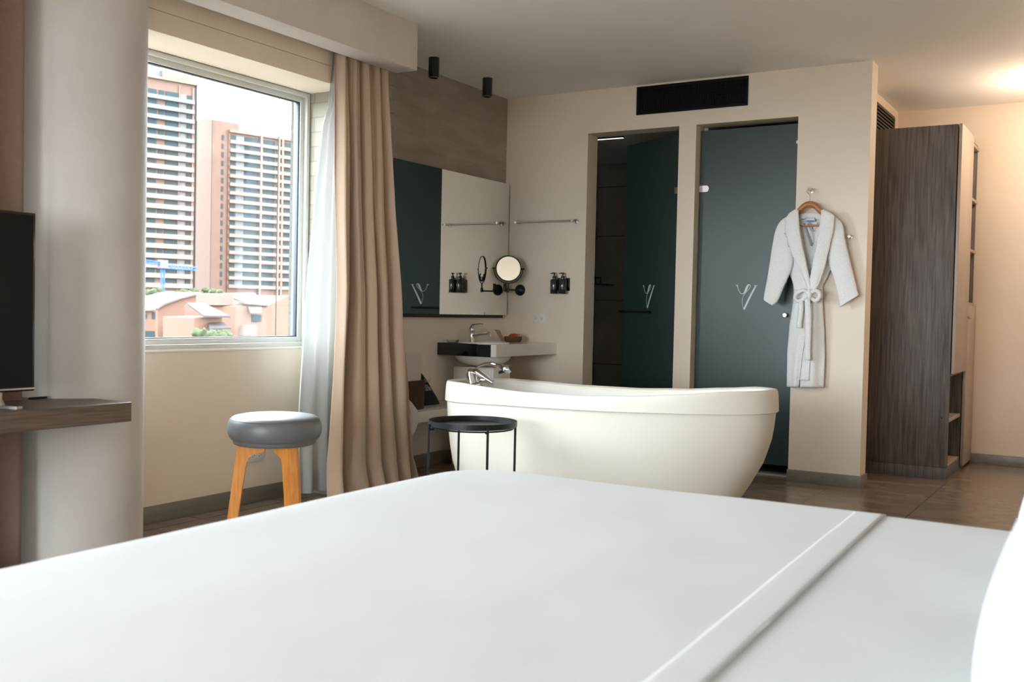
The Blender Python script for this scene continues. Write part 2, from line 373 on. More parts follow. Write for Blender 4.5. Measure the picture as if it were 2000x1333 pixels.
# shower and toilet rooms behind the doors
b = MB().box(-4.45, -4.33, YT, 8.9, 0, 2.6).box(-4.45, -1.8, 8.6, 8.75, 0, 2.6).box(-2.70, -2.62, YT, 8.62, 0, 2.6).box(-1.90, -1.84, YT, 8.62, 0, 2.6)
struct(b.build('wall_shower', M['showertile'], smooth=0), 'dark tiled shower wall seen through the open door', 'wall')
struct(MB().box(-4.45, -1.84, YT, 8.75, 2.50, 2.60).build('ceiling_shower', M['ceil'], smooth=0))
struct(MB().box(-4.45, -1.84, YT-.02, 8.75, -.02, .012).build('floor_shower', M['showertile'], smooth=0))
p = at(1187, 271, 2, 2.492)
M['stripglow'] = mat('dim_strip', (.85, 1, .92), .5, emit=1.3)
sl = thing('light_strip', 'thin dim light strip on the shower ceiling behind the open door', 'light strip', (p.x, p.y, 2.485))
MB().box(p.x-.22, p.x+.14, p.y-.015, p.y+.015, 2.490, 2.50).build('channel', M['darkin'], sl, smooth=0)
MB().box(p.x-.215, p.x+.135, p.y-.010, p.y+.010, 2.487, 2.490).build('diffuser', M['stripglow'], sl, smooth=0)
# joints in the shower tiles
b = MB()
for z in (.62, 1.22, 1.82, 2.28): b.box(-4.40, -2.71, 8.596, 8.601, z, z+.004)
struct(b.build('trim_2', M['darkin'], smooth=0))
# baseboards
def base(name, *bx): return struct(MB().box(*bx, .003).build(name, M['skirting'], smooth=30))
base('baseboard_left', XW, XW+.012, YN, 4.484, 0, .088)
base('baseboard_left_far', XL, XL+.012, 4.95, YB, 0, .088)
base('baseboard_back', XL, D1[0], YB-.012, YB, 0, .079)
base('baseboard_back_middle', D1[1], D2[0], YB-.012, YB, 0, .079)
b = MB().box(D2[1]-.006, XE+.014, YB-.014, YB, 0, .079, .002).box(XE, XE+.014, YB-.002, YT, 0, .079, .002)
struct(b.build('baseboard_back_end', M['skirting'], smooth=30))
base('baseboard_end', -1.64, XR, YE-.012, YE, 0, .079)
base('baseboard_corridor', -1.64, -1.628, YT, 7.49, 0, .079)

# ------------------------------------------------------------------ windows
def window(name, y0, y1, z0, z1, mull=()):
    r = struct(thing(name, 'aluminium framed window set in the left wall', 'window', (XW-.02, (y0+y1)/2, z0)))
    r['label'] = 'large aluminium-framed window looking out on two apartment towers' if name == 'window_1' else 'wide aluminium-framed window beyond the column'
    w = .045
    f = MB()
    X0, X1 = XW-.07, XW-.005
    def fr(y0, y1, z0, z1, w, X0, X1, m):
        m.box(X0, X1, y0, y0+w, z0, z1, .002); m.box(X0, X1, y1-w, y1, z0, z1, .002)
        m.box(X0, X1, y0+w, y1-w, z0, z0+w, .002); m.box(X0, X1, y0+w, y1-w, z1-w, z1, .002); return m
    fr(y0, y1, z0, z1, .026, X0, X1, f).build('window_frame', M['alu'], r)
    s = MB(); e = [y0+.024] + list(mull) + [y1-.024]
    for a, c in zip(e, e[1:]): fr(a, c, z0+.024, z1-.024, .032, X0-.01, X1-.022, s)
    s.build('sash', M['alu'], r)
    g = MB(); p = MB()
    for a, c in zip(e, e[1:]):
        fr(a+.03, c-.03, z0+.052, z1-.052, .010, X0+.008, X1-.030, g); p.box(XW-.045, XW-.040, a+.034, c-.034, z0+.056, z1-.056)
    g.build('gasket', M['gasket'], r); p.build('pane', M['pane'], r)
    return r
window('window_1', WY0, WY1, WZ0-.002, WZ1)
window('window_2', W2Y0, W2Y1, W2Z0, W2Z1, (-2.0, -.6))
struct(MB().box(XW-.1, XW+.004, WY0, WY1, WZ0-.014, WZ0-.001, .002).build('window_1_sill', M['white'], smooth=30))
r = struct(thing('window_rear_fill', 'wide unseen rear window added to light the tub and back wall', 'window', (-1.5, YN-.05, W3[2])))
f = MB()
for a, c in ((W3[0], W3[0]+.05), (W3[1]-.05, W3[1]), (-1.6, -1.55)): f.box(a, c, YN-.1, YN-.03, W3[2], W3[3])
f.box(W3[0]+.05, W3[1]-.05, YN-.1, YN-.03, W3[2], W3[2]+.05).box(W3[0]+.05, W3[1]-.05, YN-.1, YN-.03, W3[3]-.05, W3[3])
f.build('window_frame', M['alu'], r)
MB().box(W3[0]+.05, W3[1]-.05, YN-.07, YN-.065, W3[2]+.05, W3[3]-.05).build('pane', M['pane'], r)
portal((XW-.12, (WY0+WY1)/2, (WZ0+WZ1)/2), (0, -PI/2, 0), WZ1-WZ0, WY1-WY0)
portal((XW-.12, (W2Y0+W2Y1)/2, (W2Z0+W2Z1)/2), (0, -PI/2, 0), W2Z1-W2Z0, W2Y1-W2Y0)
portal(((W3[0]+W3[1])/2, YN-.12, (W3[2]+W3[3])/2), (PI/2, 0, 0), W3[1]-W3[0], W3[3]-W3[2])

# ------------------------------------------------------------------ glass doors
LOGO_THICK = [(1850,180,16),(1815,245,22),(1770,335,26),(1725,430,28),(1692,505,30)]
LOGO_THIN = [(1688,508,6),(1668,440,5),(1664,380,6),(1680,320,6),(1715,270,7),(1755,225,7),(1772,190,9),(1763,172,12),(1745,172,20),(1727,200,30),(1708,245,28),(1685,283,14),(1660,295,7),(1632,278,6),(1608,240,6),(1596,205,9),(1588,182,13)]
LOGO_SERIF = [[(1565,176,5),(1585,180,14),(1602,174,5)], [(1822,180,6),(1846,182,10),(1870,178,6)]]
def logo_strokes(fn, k, th, N, mb=None):      # fn(a, b) maps logo units (centred, right, up) to a point
    mb = mb or MB()
    for s_ in [LOGO_THICK, LOGO_THIN] + LOGO_SERIF:
        p = smooth_path(s_, 6)
        mb.ribbon([fn((q[0]-1715)*k, -(q[1]-340)*k) for q in p], [max(q[2], 3)*k for q in p], th, N)
    return mb
KL = .15 * .0034          # photo logo units -> metres
def glass_door(name, label):
    t = struct(thing(name, label, 'door', (0, 0, 0))); ORG[t] = Vector((0, 0, 0))
    return t
# closed door; leaf frame: local x from hinge edge
def leaf(root, P, z0, z1, w, hinge_side):
    """P(a, d, z): a along the leaf from the hinge, d out of the leaf towards the room"""
    def bx(m, a0, a1, d0, d1, za, zb, mi=0):
        v = [m.bm.verts.new(P(a, d, z)) for a in (a0, a1) for d in (d0, d1) for z in (za, zb)]
        for q in ((0,1,3,2),(4,6,7,5),(0,4,5,1),(2,3,7,6),(0,2,6,4),(1,5,7,3)): m.face([v[i] for i in q], mi)
        return m
    bx(MB(), .004, w, -.005, .005, z0, z1).build('glass_leaf', M['doorglass'], root, smooth=0)
    return bx
t = glass_door('door_2', 'closed dark tinted glass door behind the hanging bathrobe')
YD2 = YB + .085
P2 = lambda a, d, z: Vector((D2[0] + .006 + a, YD2 - d, z))
bx = leaf(t, P2, .085, 2.405, .70, 0)
for z in (1.995, .30):
    h = MB(); c = P2(.035, .005, z)
    pts = [P2(-.004, .005, z-.022), P2(.05, .005, z-.022)] + [P2(.05 + .022*math.sin(k*PI/8), .005, z - .022*math.cos(k*PI/8)) for k in range(1, 8)] + [P2(.05, .005, z+.022), P2(-.004, .005, z+.022)]
    h.prism(pts, (0, -.008, 0)); h.prism([p + Vector((0, .019, 0)) for p in pts], (0, -.008, 0)); h.build('hinge', M['steel'], t)
k2 = at(1534, 616, 1, YD2-.02); MB().lathe([(.006, 0), (.006, .018), (.014, .018), (.015, .034), (.012, .038)], (k2.x, YD2-.004, k2.z), 24, (0,-1,0)).build('knob', M['chrome'], t)
l2 = at(1457, 581, 1, YD2-.006); logo_strokes(lambda a, b_: Vector((l2.x + a, YD2-.006, l2.z + b_)), KL, .0008, (0,-1,0)).build('etched_logo', M['logo'], t, smooth=0)
hs = MB().lathe([(.008, 0), (.012, .006)], P2(.69, .005, 2.28), 16, (0,-1,0)); hs.build('stop_bolt', M['steel'], t)
# open shower door, hinged on its right jamb and swung inwards
t = glass_door('door_1', 'dark tinted glass door swung open into the shower')
TH = math.radians(31.5); HX, HY = D1[1] - .012, YB + .085
def P1(a, d, z):
    return Vector((HX - a*math.cos(TH) - d*math.sin(TH), HY + a*math.sin(TH) - d*math.cos(TH), z))
NRM = (P1(0, 1, 0) - P1(0, 0, 0))
bx = leaf(t, P1, .03, 2.405, .70, 1)
for z in (1.995, .30): bx(MB(), -.004, .055, .005, .013, z-.022, z+.022).build('hinge', M['steel'], t)
u1 = P1(0,0,0) - P1(1,0,0)
def L1(a, b_): return P1(.36 - a, .0055, l2.z + b_)
logo_strokes(L1, KL, .0008, NRM).build('etched_logo', M['logo'], t, smooth=0)
hb = MB(); zb = 1.115
hb.tube([P1(.69, .05, zb), P1(.69 - .40, .05, zb)], .007, 12); hb.tube([P1(.67, .004, zb), P1(.67, .05, zb)], .010, 12); hb.tube([P1(.33, .004, zb), P1(.33, .05, zb)], .010, 12)
hb.build('handle_bar', M['black'], t)
# shower fittings seen past the open door
s_ = MB()
p = at(1172, 549, 1, 8.40)
s_.box(p.x-.055, p.x+.055, 8.30, 8.598, p.z-.035, p.z-.027).box(p.x-.055, p.x+.055, 8.30, 8.306, p.z+.02, p.z+.03)
for dx in (-.055, 0, .049): s_.box(p.x+dx, p.x+dx+.006, 8.30, 8.306, p.z-.03, p.z+.03)
tag(s_.build('shower_caddy', M['black'], smooth=0), 'small black wire shelf on the dark shower wall', 'shelf')
# ------------------------------------------------------------------ ventilation grilles
def lerp(a, b, t): return a + (b-a)*t
gx0, gx1, gz0, gz1 = -3.108, -2.279, 2.540, 2.741
t = thing('air_vent', 'long black air conditioning grille high above the two glass doors', 'vent', ((gx0+gx1)/2, YB, gz0))
f = MB()
for bxs in ((gx0, gx1, YB-.012, YB, gz0, gz0+.022), (gx0, gx1, YB-.012, YB, gz1-.022, gz1), (gx0, gx0+.022, YB-.012, YB, gz0+.022, gz1-.022), (gx1-.022, gx1, YB-.012, YB, gz0+.022, gz1-.022)): f.box(*bxs, .002)
f.build('frame', M['grille'], t)
f = MB(); n = 44
for i in range(n):
    x = lerp(gx0+.03, gx1-.03, i/(n-1)); f.box(x-.002, x+.002, YB-.010, YB-.001, gz0+.02, gz1-.02)
f.build('vertical_slats', M['grille'], t, smooth=0)
f = MB()
for i in range(7):
    z = lerp(gz0+.035, gz1-.035, i/6); f.box(gx0+.02, gx1-.02, YB-.005, YB-.0005, z-.004, z+.004)
f.build('horizontal_slats', M['grille'], t, smooth=0)
MB().box(gx0+.01, gx1-.01, YB-.002, YB-.0002, gz0+.01, gz1-.01).build('backing', M['darkin'], t, smooth=0)
y0, y1, z0, z1 = 7.70, 8.375, 2.46, 2.685
t = thing('air_vent', 'short grey slatted grille above the wardrobe', 'vent', (-1.64, (y0+y1)/2, z0))
M['ventgrey'] = mat('vent_bronze', (.10, .075, .055), .5)
f = MB()
for bxs in ((-1.64, -1.628, y0, y1, z0, z0+.02), (-1.64, -1.628, y0, y1, z1-.02, z1), (-1.64, -1.628, y0, y0+.02, z0+.02, z1-.02), (-1.64, -1.628, y1-.02, y1, z0+.02, z1-.02)): f.box(*bxs, .002)
f.build('frame', M['ventgrey'], t)
f = MB()
for i in range(7):
    z = lerp(z0+.035, z1-.035, i/6)
    f.prism([(-1.637, y0+.02, z+.008), (-1.628, y0+.02, z-.008), (-1.630, y0+.02, z-.010), (-1.639, y0+.02, z+.006)], (0, y1-y0-.04, 0))
f.build('slats', M['ventgrey'], t, smooth=0)
MB().box(-1.64, -1.6385, y0+.01, y1-.01, z0+.01, z1-.01).build('backing', M['darkin'], t, smooth=0)

# ------------------------------------------------------------------ ceiling spots
for i, (x, y) in enumerate([(-3.97, 5.45), (-3.97, 6.10)]):
    lab = ['black cylinder ceiling spot closer to the curtain', 'black cylinder ceiling spot closer to the far corner'][i]
    t = thing('ceiling_spot', lab, 'spotlight', (x, y, ZC-.13), 'black surface spots on the ceiling')
    MB().lathe([(.036, .13), (.036, .002), (.034, 0), (.030, 0), (.027, .03), (.001, .03)], (x, y, ZC-.13), 32).build('housing', M['blackgloss'], t)
    MB().lathe([(.0325, .0), (.0325, -.002), (.030, -.002), (.030, .0)], (x, y, ZC-.13), 32, caps=False).build('trim_ring', M['steel'], t)
# warm downlights of the corridor (outside the frame)
M['lampglow'] = mat('warm_lamp', (1, .80, .62), .5, emit=85)
gx, gy = -.38, 7.75
t = thing('ceiling_light', 'round opal pendant light in the corridor', 'ceiling light', (gx, gy, ZC-.35))
MB().lathe([(.05, ZC), (.05, ZC-.03), (.008, ZC-.035), (.008, ZC-.22)], (gx, gy, 0), 32).build('ceiling_rose', M['steel'], t)
MB().lathe([(.001, ZC-.35)] + [(.08*math.sin(a), ZC-.27-.08*math.cos(a)) for a in [k*PI/14 for k in range(1, 14)]] + [(.001, ZC-.19)], (gx, gy, 0), 40, caps=False).build('globe', M['lampglow'], t, smooth=80)

# ------------------------------------------------------------------ mirror on the left wall
t = thing('wall_mirror', 'large frameless wall mirror over the washbasin', 'mirror', (XL, 5.9, 1.066))
MB().box(-4.172, -4.1635, 5.02, 6.742, 1.068, 2.089).build('glass', M['mirror'], t, smooth=0)
MB().box(-4.1735, -4.170, 5.018, 6.744, 1.066, 2.091).build('edge', M['darkin'], t, smooth=0)
MB().box(-4.212, -4.173, 5.05, 6.70, 1.045, 2.06).build('backing_board', M['wicker'], t, smooth=0)

# towel rail
a_, b_ = at(1003, 434.5, 1, YB-.06), at(1125, 431, 1, YB-.06)
t = thing('towel_rail', 'slim steel towel rail on the back wall above the washbasin', 'towel rail', ((a_.x+b_.x)/2, YB, a_.z))
zz = (a_.z+b_.z)/2
MB().cyl((a_.x, YB-.06, zz), (b_.x, YB-.06, zz), .006).build('bar', M['steel'], t)
for x in (a_.x+.02, b_.x-.03):
    MB().lathe([(.016, 0), (.016, .006), (.009, .008), (.009, .052), (.011, .054), (.011, .068)], (x, YB, zz), 24, (0,-1,0)).build('post', M['steel'], t)

# magnifying mirror
hd = at(993, 525, 1, 6.56); R = .098
t = thing('shaving_mirror', 'round magnifying mirror on a black swing arm beside the wall mirror', 'mirror', (-4.05, YB, 1.26))
ang = math.radians(41); nv = Vector((math.sin(ang), -math.cos(ang), .0)); sv = Vector((nv.y, -nv.x, 0)); up = Vector((0,0,1))
MB().lathe([(.0001, .004), (R-.006, .004)], hd, 64, nv, caps=False).build('mirror_glass', M['mirror'], t)
MB().lathe([(R-.007, -.006), (R, -.006), (R+.002, 0), (R, .006), (R-.006, .006), (R-.007, .003)], hd, 64, nv, caps=False).build('rim', M['black'], t)
MB().lathe([(.0001, -.006), (R-.004, -.005)], hd, 64, nv, caps=False).build('back', M['black'], t)
Ry = R + .014
yk = [hd + sv*math.cos(a)*Ry + up*math.sin(a)*Ry for a in [math.radians(k) for k in range(180, 361, 9)]]
y_ = MB().tube(yk, .0035, 8); y_.cyl(yk[0]-sv*.012*1, yk[0]+sv*.014, .006); y_.cyl(yk[-1]-sv*.014, yk[-1]+sv*.012, .006)
y_.build('yoke', M['black'], t)
bot = hd - up*Ry
dk = at(1015, 567, 1, YB-.01)
a1z = dk.z; elb = Vector((-4.115, 6.63, a1z)); piv = bot - up*.035
m_ = MB(); m_.tube([bot, piv, piv - up*.022], .0055, 10); m_.lathe([(.011, -.034), (.011, .0)], piv, 16); m_.build('pivot_post', M['black'], t)
m_ = MB(); m_.cyl(piv - up*.024, Vector((elb.x, elb.y, piv.z-.024)), .0055); m_.build('upper_arm', M['black'], t)
m_ = MB(); m_.lathe([(.012, -.012), (.012, .045)], (elb.x, elb.y, a1z), 16); m_.cyl(elb, Vector((dk.x, YB-.03, a1z)), .0055); m_.build('lower_arm', M['black'], t)
MB().lathe([(.001, .036), (.014, .034), (.036, .022), (.043, .01), (.044, 0)], (dk.x, YB, a1z), 40, (0,-1,0)).build('wall_plate', M['black'], t)

# soap dispensers in a holder
p0, p1 = at(1077, 553, 1, YB-.06), at(1099, 553, 1, YB-.06)
zb0 = at(1087, 573, 1, YB-.06).z; zb1 = at(1087, 546, 1, YB-.06).z; zt = at(1087, 533, 1, YB-.06).z
hx = (p0.x+p1.x)/2
t = thing('bottle_holder', 'black metal bracket holding two pump bottles on the back wall', 'bracket', (hx, YB, zb0-.004))
m_ = MB()
for x_ in (hx-.030, hx+.043): m_.box(x_+.004, x_+.036, YB-.012, YB, zb0+.02, zb1+.012, .002)
m_.box(hx-.04, hx+.079, YB-.012, YB-.004, zb0+.02, zb0+.05, .002); m_.build('back_plate', M['black'], t)
m_ = MB()
for x_ in (hx-.030, hx+.043):
    m_.lathe([(.0315, .0), (.0315, .003), (.001, .003)], (x_, YB-.05, zb0-.004), 28); m_.box(x_-.006, x_+.006, YB-.05, YB-.004, zb0-.004, zb0-.001)
m_.build('cup', M['black'], t)
m_ = MB(); zr = zb0+.028
m_.tube([(hx-.063, YB-.045, zr), (hx+.076, YB-.045, zr)], .0022, 8); m_.build('retaining_rail', M['black'], t)
for i, x in enumerate((hx-.030, hx+.043)):
    lab = ['black pump bottle in the bracket, the one closer to the magnifying mirror', 'black pump bottle in the bracket, the one closer to the open shower door'][i]
    t = thing('pump_bottle', lab, 'soap dispenser', (x, YB-.05, zb0), 'black pump bottles')
    hB = zb1-zb0
    MB().lathe([(.028, 0), (.030, .003), (.030, hB-.006), (.027, hB), (.013, hB+.003), (.013, hB+.008)], (x, YB-.05, zb0), 32).build('bottle', M['blackgloss'], t)
    m_ = MB().lathe([(.0135, hB+.006), (.0135, hB+.026), (.005, hB+.028), (.005, zt-zb0-.006)], (x, YB-.05, zb0), 20)
    m_.tube([(x+.008, YB-.05, zt-.004), (x-.010, YB-.058, zt-.003), (x-.026, YB-.066, zt-.007)], [.006, .0055, .003], 10); m_.build('pump', M['black'], t)

# outlets
def outlet(label, c, axis, w=.118, h=.072):
    t = thing('wall_socket', label, 'socket', c)
    c = Vector(c)
    def B(m, a0, a1, d0, d1, z0, z1, bev=.002):
        if axis == 'y': m.box(c.x+a0, c.x+a1, c.y-d1, c.y-d0, c.z+z0, c.z+z1, bev)
        else: m.box(c.x+d0, c.x+d1, c.y+a0, c.y+a1, c.z+z0, c.z+z1, bev)
        return m
    B(MB(), -w/2, w/2, 0, .006, 0, h).build('plate', M['plastic'], t)
    for sx in (-1, 1):
        f = B(MB(), sx*.026-.017, sx*.026+.017, .006, .0085, h/2-.019, h/2+.019).build('socket_face', M['plastic'], t)
        s = MB(); B(s, sx*.026-.009, sx*.026+.000, .0085, .0092, h/2+.005, h/2+.008, 0); B(s, sx*.026-.009, sx*.026+.000, .0085, .0092, h/2-.009, h/2-.006, 0); B(s, sx*.026+.007, sx*.026+.011, .0085, .0092, h/2-.004, h/2+.002, 0)
        s.build('slots', M['slot'], f)
p = at(1053, 622, 1, YB-.004); outlet('white double socket on the back wall above the counter', (p.x, YB, p.z-.036), 'y')
p = at(500, 889, 0, XW+.004); outlet('white double socket low on the window wall behind the stool', (XW, p.y, p.z-.036), 'x')

# ------------------------------------------------------------------ washbasin counter
vx0, vx1, vy0, vy1, vz0, vz1 = XL, -3.723, 5.877, YB, .781, .866
t = thing('washbasin', 'white corner washbasin with a glossy black front band', 'washbasin', ((vx0+vx1)/2, (vy0+vy1)/2, vz0))
bc = Vector((-3.965, 6.10, 0)); ba, bb = .17, .155; n = 64
def plan(th):       # rectangle with a small clipped front corner
    d = Vector((math.cos(th), math.sin(th)))
    best = 1e9
    for (nx, ny, c_) in ((1,0,vx1-bc.x), (-1,0,bc.x-vx0), (0,1,vy1-bc.y), (0,-1,bc.y-vy0), (.7071,-.7071, ((vx1-bc.x)+(bc.y-vy0))*.7071-.012)):
        k = d.x*nx + d.y*ny
        if k > 1e-6: best = min(best, c_/k)
    return bc.x + d.x*best, bc.y + d.y*best
ths = sorted([2*PI*k/n for k in range(n)] + [math.atan2(y-bc.y, x-bc.x) % (2*PI) for x, y in ((vx1,vy1),(vx0,vy1),(vx0,vy0),(vx1-.03,vy0),(vx1,vy0+.03))])
out = [plan(a) for a in ths]
ell = lambda k, z: [(bc.x+math.cos(a)*ba*k, bc.y+math.sin(a)*bb*k, z) for a in ths]
rings = [[(x, y, vz0) for x, y in out], [(x, y, vz1-.004) for x, y in out], [(bc.x+(x-bc.x)*.992, bc.y+(y-bc.y)*.992, vz1) for x, y in out],
         ell(1.16, vz1), ell(1.13, vz1+.010), ell(1.06, vz1+.011), ell(1.0, vz1+.002), ell(.95, vz1-.05), ell(.75, vz1-.11), ell(.3, vz1-.13), ell(.02, vz1-.131)]
MB().ring_loft(rings, True, False, True).build('counter', M['white'], t)
rings = [ell(1.25, vz0), ell(1.22, vz0-.02), ell(1.05, vz0-.05), ell(.7, vz0-.072), ell(.3, vz0-.078)]
MB().ring_loft(rings, True, True, True).build('bowl_underside', M['white'], t)
fb = MB().box(vx0, -3.862, vy0-.006, vy0, vz0-.002, vz1+.001, .002); fb.prism([(-3.860, vy0-.006, vz0-.002), (-3.752, vy0-.006, vz0-.002), (-3.752, vy0, vz0-.002), (-3.860, vy0, vz0-.002)], (0, 0, vz1-vz0+.001)); fb.build('black_band', M['blackgloss'], t)
# mixer
fp = at(923, 668, 2, vz1); fp = Vector((-4.10, 6.10, vz1)); q = at(921, 666, 0, -4.09); fy = q.y
m_ = MB().lathe([(.026, 0), (.026, .004), (.022, .010), (.021, .075), (.024, .085), (.024, .10), (.016, .108)], (-4.09, fy, vz1), 28)
tap = thing('basin_tap', 'chrome mixer tap standing on the washbasin', 'tap', (-4.09, fy, vz1))
m_.build('body', M['chrome'], tap)
MB().tube([(-4.085, fy, vz1+.045), (-4.03, fy+.01, vz1+.065), (-3.96, fy+.02, vz1+.072), (-3.945, fy+.02, vz1+.066), (-3.942, fy+.02, vz1+.048)], [.017, .014, .012, .013, .013], 16).build('spout', M['chrome'], tap)
MB().tube([(-4.095, fy, vz1+.108), (-4.08, fy, vz1+.128), (-4.03, fy+.005, vz1+.137), (-4.0, fy+.01, vz1+.136)], [.018, .013, .008, .006], 14, flat=.6).build('lever', M['chrome'], tap)
# glass dish on the counter
dd = Vector((-4.12, 5.945, vz1)); MB().lathe([(.035, 0), (.045, .022), (.042, .022), (.032, .004), (.001, .004)], dd, 32).build('soap_dish', M['dish'])
tag(D.objects['soap_dish'], 'small clear glass dish on the washbasin end by the wall', 'dish')
# wicker tray with snacks
tp = at(997, 669, 0, -4.0); tc_ = Vector((-3.99, tp.y+.02, vz1))
t = thing('snack_basket', 'small brown woven basket of red packets on the counter', 'basket', tc_)
m_ = MB()
rings = []
for r0, r1, z in ((.075,.05,0),(.085,.058,.02),(.088,.06,.042),(.082,.054,.042),(.07,.046,.006)):
    rings.append([(tc_.x+math.cos(k*PI/16)*r1*1.0, tc_.y+math.sin(k*PI/16)*r0, tc_.z+z+.0006*(k%2)) for k in range(32)])
m_.ring_loft(rings, True, True, True).build('basket', M['wickerlight'], t)
for i, (dy, dz, rt, w, lab) in enumerate([(-.03, .052, .5, .03, 'red snack packet in the basket, the lower one by the tilted card'), (.0, .060, .25, .034, 'red snack packet in the middle of the basket'), (.035, .048, -.3, .028, 'red snack packet at the far end of the basket')]):
    c = Vector((tc_.x+.005*i, tc_.y+dy, tc_.z+dz-.012)); m_ = MB()
    Rm = Matrix.Translation(c) @ Matrix.Rotation(rt, 4, 'X')
    rr = []
    for k in range(9):
        s = k/8*2-1; h = .014*math.sqrt(max(0, 1-s*s))+.0015
        rr.append([Rm @ Vector((x_, s*.042, z_)) for x_, z_ in ((-w, 0), (0, -h), (w, 0), (0, h))])
    tag(m_.ring_loft(rr).build('snack_packet', M['red'], smooth=60), lab, 'snack packet', 'red packets in the counter basket')
m_ = MB(); q0 = at(971, 644, 0, -4.0); q1 = at(984, 662, 0, -4.0)
m_.prism([(-4.02, q0.y-.004, q0.z), (-4.02, q0.y+.06, q0.z-.006), (-4.02, q1.y+.055, q1.z-.02), (-4.02, q1.y, q1.z-.02)], (.003, 0, 0))
tag(m_.build('menu_card', M['kraft'], smooth=0), 'brown card leaning up out of the counter basket', 'card')
# cabinet below the basin
t = thing('pedestal_cabinet', 'white cabinet standing beneath the washbasin bowl', 'cabinet', (-3.95, 6.05, 0))
MB().box(-4.10, -3.765, 5.935, 6.16, 0, vz0-.082, .004).build('body', M['white'], t)
MB().box(-4.085, -3.78, 5.925, 5.935, .02, vz0-.09, .003).build('door', M['white'], t)

# bench ledge and what lies on it
MB().box(XL, -3.812, 4.96, 5.915, .380, .452, .004).build('bench_ledge', M['white'])
tag(D.objects['bench_ledge'], 'low white ledge fixed along the left wall beside the tub', 'ledge')
def basket(name, label, x0, x1, y0, y1, z0, z1, mt):
    m_ = MB(); rings = []
    def rr(x0, x1, y0, y1, z, n=40):
        cx, cy, ax, ay = (x0+x1)/2, (y0+y1)/2, (x1-x0)/2, (y1-y0)/2; o = []
        for k in range(n):
            a = 2*PI*k/n; c, s = math.cos(a), math.sin(a); p = 5
            r_ = (abs(c)**p + abs(s)**p) ** (-1/p); o.append((cx+c*r_*ax*(1+.004*(k % 2)), cy+s*r_*ay*(1+.004*(k % 2)), z))
        return o
    nl = 14
    for i in range(nl+1):
        z = lerp(z0, z1, i/nl); e = .006*(i/nl) + .0015*(i % 2); rings.append(rr(x0-e, x1+e, y0-e, y1+e, z))
    rings.append(rr(x0+.006, x1-.006, y0+.006, y1-.006, z1)); rings.append(rr(x0+.012, x1-.012, y0+.012, y1-.012, z0+.01))
    return tag(m_.ring_loft(rings).build(name, mt), label, 'basket')
basket('wicker_basket', 'dark brown woven basket on the ledge by the curtain', -4.11, -3.90, 5.10, 5.345, .452, .640, M['wicker'])
m_ = MB(); q = at(824, 689, 0, -4.0)
m_.prism([(-3.945, 5.13, .466), (-3.945, 5.322, .466), (-3.955, 5.335, .812), (-3.955, 5.13, .816)], (.012, 0, 0)); tag(m_.build('document_folder', M['card'], smooth=0), 'pale card folder standing upright in the brown basket', 'folder')
# black tote bag leaning on the wall
m_ = MB()
def bagf(u, v):
    pass
prof = [(.0, 5.42, 5.735), (.04, 5.41, 5.725), (.09, 5.405, 5.69), (.15, 5.40, 5.645), (.20, 5.40, 5.60), (.25, 5.40, 5.55), (.285, 5.41, 5.50), (.30, 5.42, 5.47)]
rr = []
for z, ya, yb in prof:
    h = .055*(1 - z/.33)**.8 + .008; cx = -4.09 - z*.22; o = []
    for k in range(24):
        a = 2*PI*k/24; s = 1 + .05*math.sin(3*a+z*20)
        o.append((cx + math.cos(a)*h*s, (ya+yb)/2 + math.sin(a)*(yb-ya)/2*s, .452+z))
    rr.append(o)
bag = tag(thing('tote_bag', 'black cotton tote bag with white lettering slumped on the ledge', 'bag', (-4.09, 5.56, .452)))
m_.ring_loft(rr).build('bag_body', M['bag'], bag, smooth=60)
def text_mesh(body, size, name, mt, parent, Mx, ext=.0006):
    cu = D.curves.new(name, 'FONT'); cu.body = body; cu.size = size; cu.extrude = ext; cu.align_x = 'CENTER'; cu.align_y = 'CENTER'; cu.shear = .3
    tmp = D.objects.new('tmp_text', cu); C.objects.link(tmp); bpy.context.view_layer.update()
    dg = bpy.context.evaluated_depsgraph_get(); me = D.meshes.new_from_object(tmp.evaluated_get(dg)); D.objects.remove(tmp)
    me.transform(Mx); me.transform(Matrix.Translation(-ORG[parent])); me.name = name; me.materials.clear(); me.materials.append(mt)
    o = D.objects.new(name, me); C.objects.link(o); o.parent = parent; ORG[o] = ORG[parent].copy(); return o
def txtM(x, y, z): return Matrix.Translation((x, y, z)) @ Matrix(((0,0,1,0),(1,0,0,0),(0,1,0,0),(0,0,0,1)))
text_mesh('the hotel', .038, 'lettering', M['print'], bag, txtM(-4.062, 5.535, .452+.165))
text_mesh('Vibe', .06, 'lettering', M['print'], bag, txtM(-4.052, 5.55, .452+.115))
# crumpled white towel over the ledge edge
def tw(u, v):
    s = u*2-1; y = 5.035 + .075*u; n_ = noise.noise(Vector((u*4, v*5, 1.3)))*.03
    if v < .45: x = -4.03 + v*.42; z = .46 + .085*math.sin(v/.45*PI*.75) * (1-.5*u*u) + abs(n_)
    else: x = -3.805 + n_*.4 + .01; z = .455 - (v-.45)*.22*(1+.3*math.sin(u*7))
    return Vector((x, y + n_*.5 - .02*max(0, v-.6)*4*u, z + .010))
tag(MB().grid(tw, 26, 36).build('hand_towel', M['towel'], smooth=70, solid=.008, subd=1), 'crumpled white towel draped over the ledge edge beside the curtain', 'towel')

